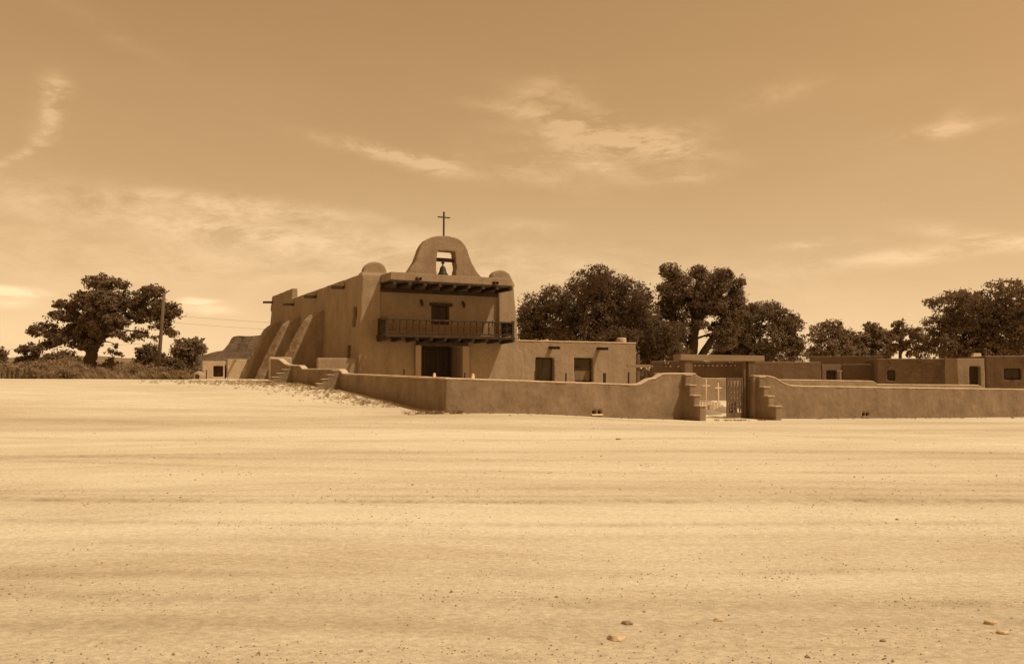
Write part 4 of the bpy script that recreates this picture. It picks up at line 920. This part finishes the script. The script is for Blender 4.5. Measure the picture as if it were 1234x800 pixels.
# distant wood: reads as one mass
def far_wood():
    n = 90; B = []
    for i in range(n):
        x = -160 + 150 * i / n + random.uniform(-2, 2); Y = random.uniform(150, 230); B.append((x * Y / 190, Y, .5 + random.uniform(.6, 1.6), random.uniform(2, 4), 3, random.uniform(1, 1.9)))
    o = leaves('far_wood', B, 24000, .35, 'leaf', None, 91, .8, 20, 0, .3); tag(o, 'distant low woodland along the left horizon', 'woodland', None, 'stuff')
    B = []
    for i in range(70):
        px = 640 + 640 * i / 70; Y = random.uniform(130, 160); q = at_y(px, 440, Y); B.append((q.x, Y, random.uniform(.6, 1.8), random.uniform(2.5, 4), 3, random.uniform(1.2, 1.9)))
    o = leaves('far_wood', B, 26000, .3, 'leaf_dark', None, 92, .8, 20, 0, .3); tag(o, 'dark undergrowth behind the buildings on the right', 'woodland', None, 'stuff')
far_wood()

# dry weeds on the bank below the side wall, along the wall foot and by the gate
def tufts(name, spots, label, mat='straw', blades=16, hgt=.22, seed=5):
    rng = np.random.default_rng(seed); n = len(spots); V = []; Fs = []
    for (x, y, sc) in spots:
        z = gxy(x, y) - .01
        for _ in range(blades):
            a = rng.uniform(0, 6.283); r = rng.uniform(0, .12) * sc; l = hgt * sc * rng.uniform(.4, 1.2); lean = rng.uniform(.2, .9) * l; w_ = .006 * sc + .003
            bx, by = x + r * math.cos(a), y + r * math.sin(a); dx, dy = math.cos(a), math.sin(a); b = len(V)
            V += [(bx - dy * w_, by + dx * w_, z), (bx + dy * w_, by - dx * w_, z), (bx + dx * lean * .6 + dy * w_ * .6, by + dy * lean * .6 - dx * w_ * .6, z + l * .75), (bx + dx * lean, by + dy * lean, z + l)]
            Fs += [(b, b + 1, b + 2), (b, b + 2, b + 3)]
    me = bpy.data.meshes.new(name); me.from_pydata(V, [], Fs); o = link(name, me, M[mat]); return tag(o, label, 'weeds', None, 'stuff')
sp_ = []
for _ in range(1500):
    v = random.uniform(3, 26); e = abs(random.gauss(0, 1)); u = -.35 - v * .075 - .1 - e * (.4 + .12 * v); 
    if random.random() < .9: p = W(u, v); sp_.append((p.x, p.y, (.25 + .5 * random.random() ** 2) * (1.2 if v > 16 else .85)))
tufts('dry_weeds', sp_, 'straw coloured dry weeds on the bank below the side wall', 'straw', 22, .17)
sp3 = []
for _ in range(420):
    px = random.uniform(-20, 226); Y = random.uniform(60, 64); q = at_y(px, 457, Y); sp3.append((q.x, Y, random.uniform(.7, 2.4) * (.6 + .6 * (mnoise.noise((q.x * .35, 2, 7)) + .5))))
tufts('dry_grass', sp3, 'tall dry grass in front of the brush along the crest', 'brush', 26, .26, 8)
sp2 = []
for _ in range(80):
    v = random.uniform(4, 22); u = -.5 - v * .075 - abs(random.gauss(0, 1.3)); p = W(u, v); sp2.append((p.x, p.y, random.uniform(.4, .9)))
for _ in range(60): p = W(random.gauss(-.4, .5), -.35 + random.gauss(0, .12)); sp2.append((p.x, p.y, random.uniform(.4, 1.0)))
for _ in range(70): p = W(random.uniform(0, 34), -.3 - abs(random.gauss(0, .5))); sp2.append((p.x, p.y, random.uniform(.2, .5)))
for _ in range(50): p = W(random.uniform(12.3, 15.8), random.choice((-1.4, -1.5, -1.2, 1.5, 2.2)) + random.gauss(0, .12)); sp2.append((p.x, p.y, random.uniform(.3, .6)))
tufts('green_weeds', sp2, 'small dark weeds along the foot of the walls and by the gate', 'brush', 30, .16, 6)
# dark plants seen by the gate
pu = W(16.9, 3.0); r = empty('potted_bush', (pu.x, pu.y, gxy(pu.x, pu.y)), 0, 'small dark bush just left of the carved gate leaf', 'bush')
leaves('foliage', [(0, 0, .35, .22, .22, .3), (.1, 0, .6, .14, .14, .16)], 700, .05, 'leaf_dark', r, 55, .1, 16)
MB().tube([(0, 0, -.1), (.03, 0, .5)], [.03, .015], 6).build('stem', 'bark', r)

# ------------------------------------------------------------------ stones
def rock_mesh(name, seed, sx, sy, sz, sub=2):
    bm = bmesh.new(); bmesh.ops.create_icosphere(bm, subdivisions=sub, radius=1)
    for v in bm.verts:
        n = mnoise.fractal(v.co * 1.3 + Vector((seed * 7.1, seed, 0)), 1, 2, 3); c = v.co * (1 + .28 * n)
        c.z = min(c.z, .62) ; v.co = Vector((c.x * sx, c.y * sy, c.z * sz))
    me = bpy.data.meshes.new(name); bm.to_mesh(me); bm.free(); return me
def ground_at(px, py):
    d = ray(px, py); t = EYE / -d.z; p = Vector((0, 0, EYE)) + d * t; return p
for i, (px, py, wpx, lab, mt) in enumerate(((743, 772, 23, 'flat pale stone, largest in the foreground dirt', 'stone'), (756, 753, 14, 'low brown stone behind the largest pale stone', 'pebble'), (866, 749, 14, 'small pale broken stone to the right of the largest stone', 'stone'),
        (1195, 752, 17, 'pale stone half sunk near the right edge, upper of a pair', 'stone'), (1208, 764, 15, 'flat pale stone near the right edge, lower of a pair', 'stone'), (1064, 774, 9, 'small dark stone right of centre in the foreground', 'pebble'), (497, 585, 4, 'tiny dark stone alone on the pale dirt left of centre', 'pebble'), (745, 530, 7, 'small dark stone on the dirt in front of the drain holes', 'pebble'))):
    p = ground_at(px, py); s = wpx / F * p.y / 2.25
    o = link('stone', rock_mesh('stone', i + 2, s, s * .8, s * .72, 3), M[mt], None, (p.x, p.y, gxy(p.x, p.y) + s * .08), (0, 0, random.uniform(-.4, .4)))
    for q in o.data.polygons: q.use_smooth = False
    tag(o, lab, 'stone')
# broken stones at the corner of the wall
for i in range(9):
    p = W(random.gauss(-.25, .6), -.45 + random.gauss(0, .15)); s = random.uniform(.07, .17)
    o = link('stone', rock_mesh('stone', i + 30, s, s * .8, s * .5, 2), M['stone'], None, (p.x, p.y, gxy(p.x, p.y) + s * .1), (0, 0, random.uniform(0, 3)))
    tag(o, 'rubble stone lying at the foot of the front wall corner', 'stone', 'rubble stones at the wall corner')
# gravel: loose pebbles, thickest along the tracks
def gravel():
    rng = np.random.default_rng(3); V = []; Fs = []
    base = np.array([(1, 0, 0), (0, 1, 0), (-1, 0, 0), (0, -1, 0), (0, 0, 1), (0, 0, -1)], float)
    fc = [(0, 1, 4), (1, 2, 4), (2, 3, 4), (3, 0, 4), (1, 0, 5), (2, 1, 5), (3, 2, 5), (0, 3, 5)]
    n = 0
    while n < 9500:
        if n < 6800:
            y = 4.6 + 9 * rng.random() ** 1.5; s = .003 + .0085 * rng.random() ** 4
            if rng.random() < .45: y = rng.choice([5.85, 6.45, 7.25, 9.55, 11.35, 5.1, 6.1]) + rng.normal() * .16
        else: y = 10 + 24 * rng.random(); s = .006 + .014 * rng.random() ** 4
        x = (rng.random() * 2 - 1) * (y * .66 + 1)
        if mnoise.noise((x * .35, y * 1.1, 5)) + .4 * mnoise.noise((x * 1.3, y * 2.6, 9)) < .06 and rng.random() < .86: continue
        if rng.random() < .02: s *= 2.0
        sc = np.array([s, s * (.6 + .4 * rng.random()), s * (.5 + .3 * rng.random())]); a = rng.random() * 6.28; ca, sa = math.cos(a), math.sin(a)
        q = base * sc * (.8 + .4 * rng.random((6, 1))); z = gxy(x, y) + s * .15; b = len(V)
        for (i, j, k) in q: V.append((x + i * ca - j * sa, y + i * sa + j * ca, z + k))
        Fs += [(b + f[0], b + f[1], b + f[2]) for f in fc]; n += 1
    me = bpy.data.meshes.new('gravel'); me.from_pydata(V, [], Fs); tag(link('gravel', me, M['pebble']), 'loose pebbles scattered over the dirt lot', 'gravel', None, 'stuff')
gravel()
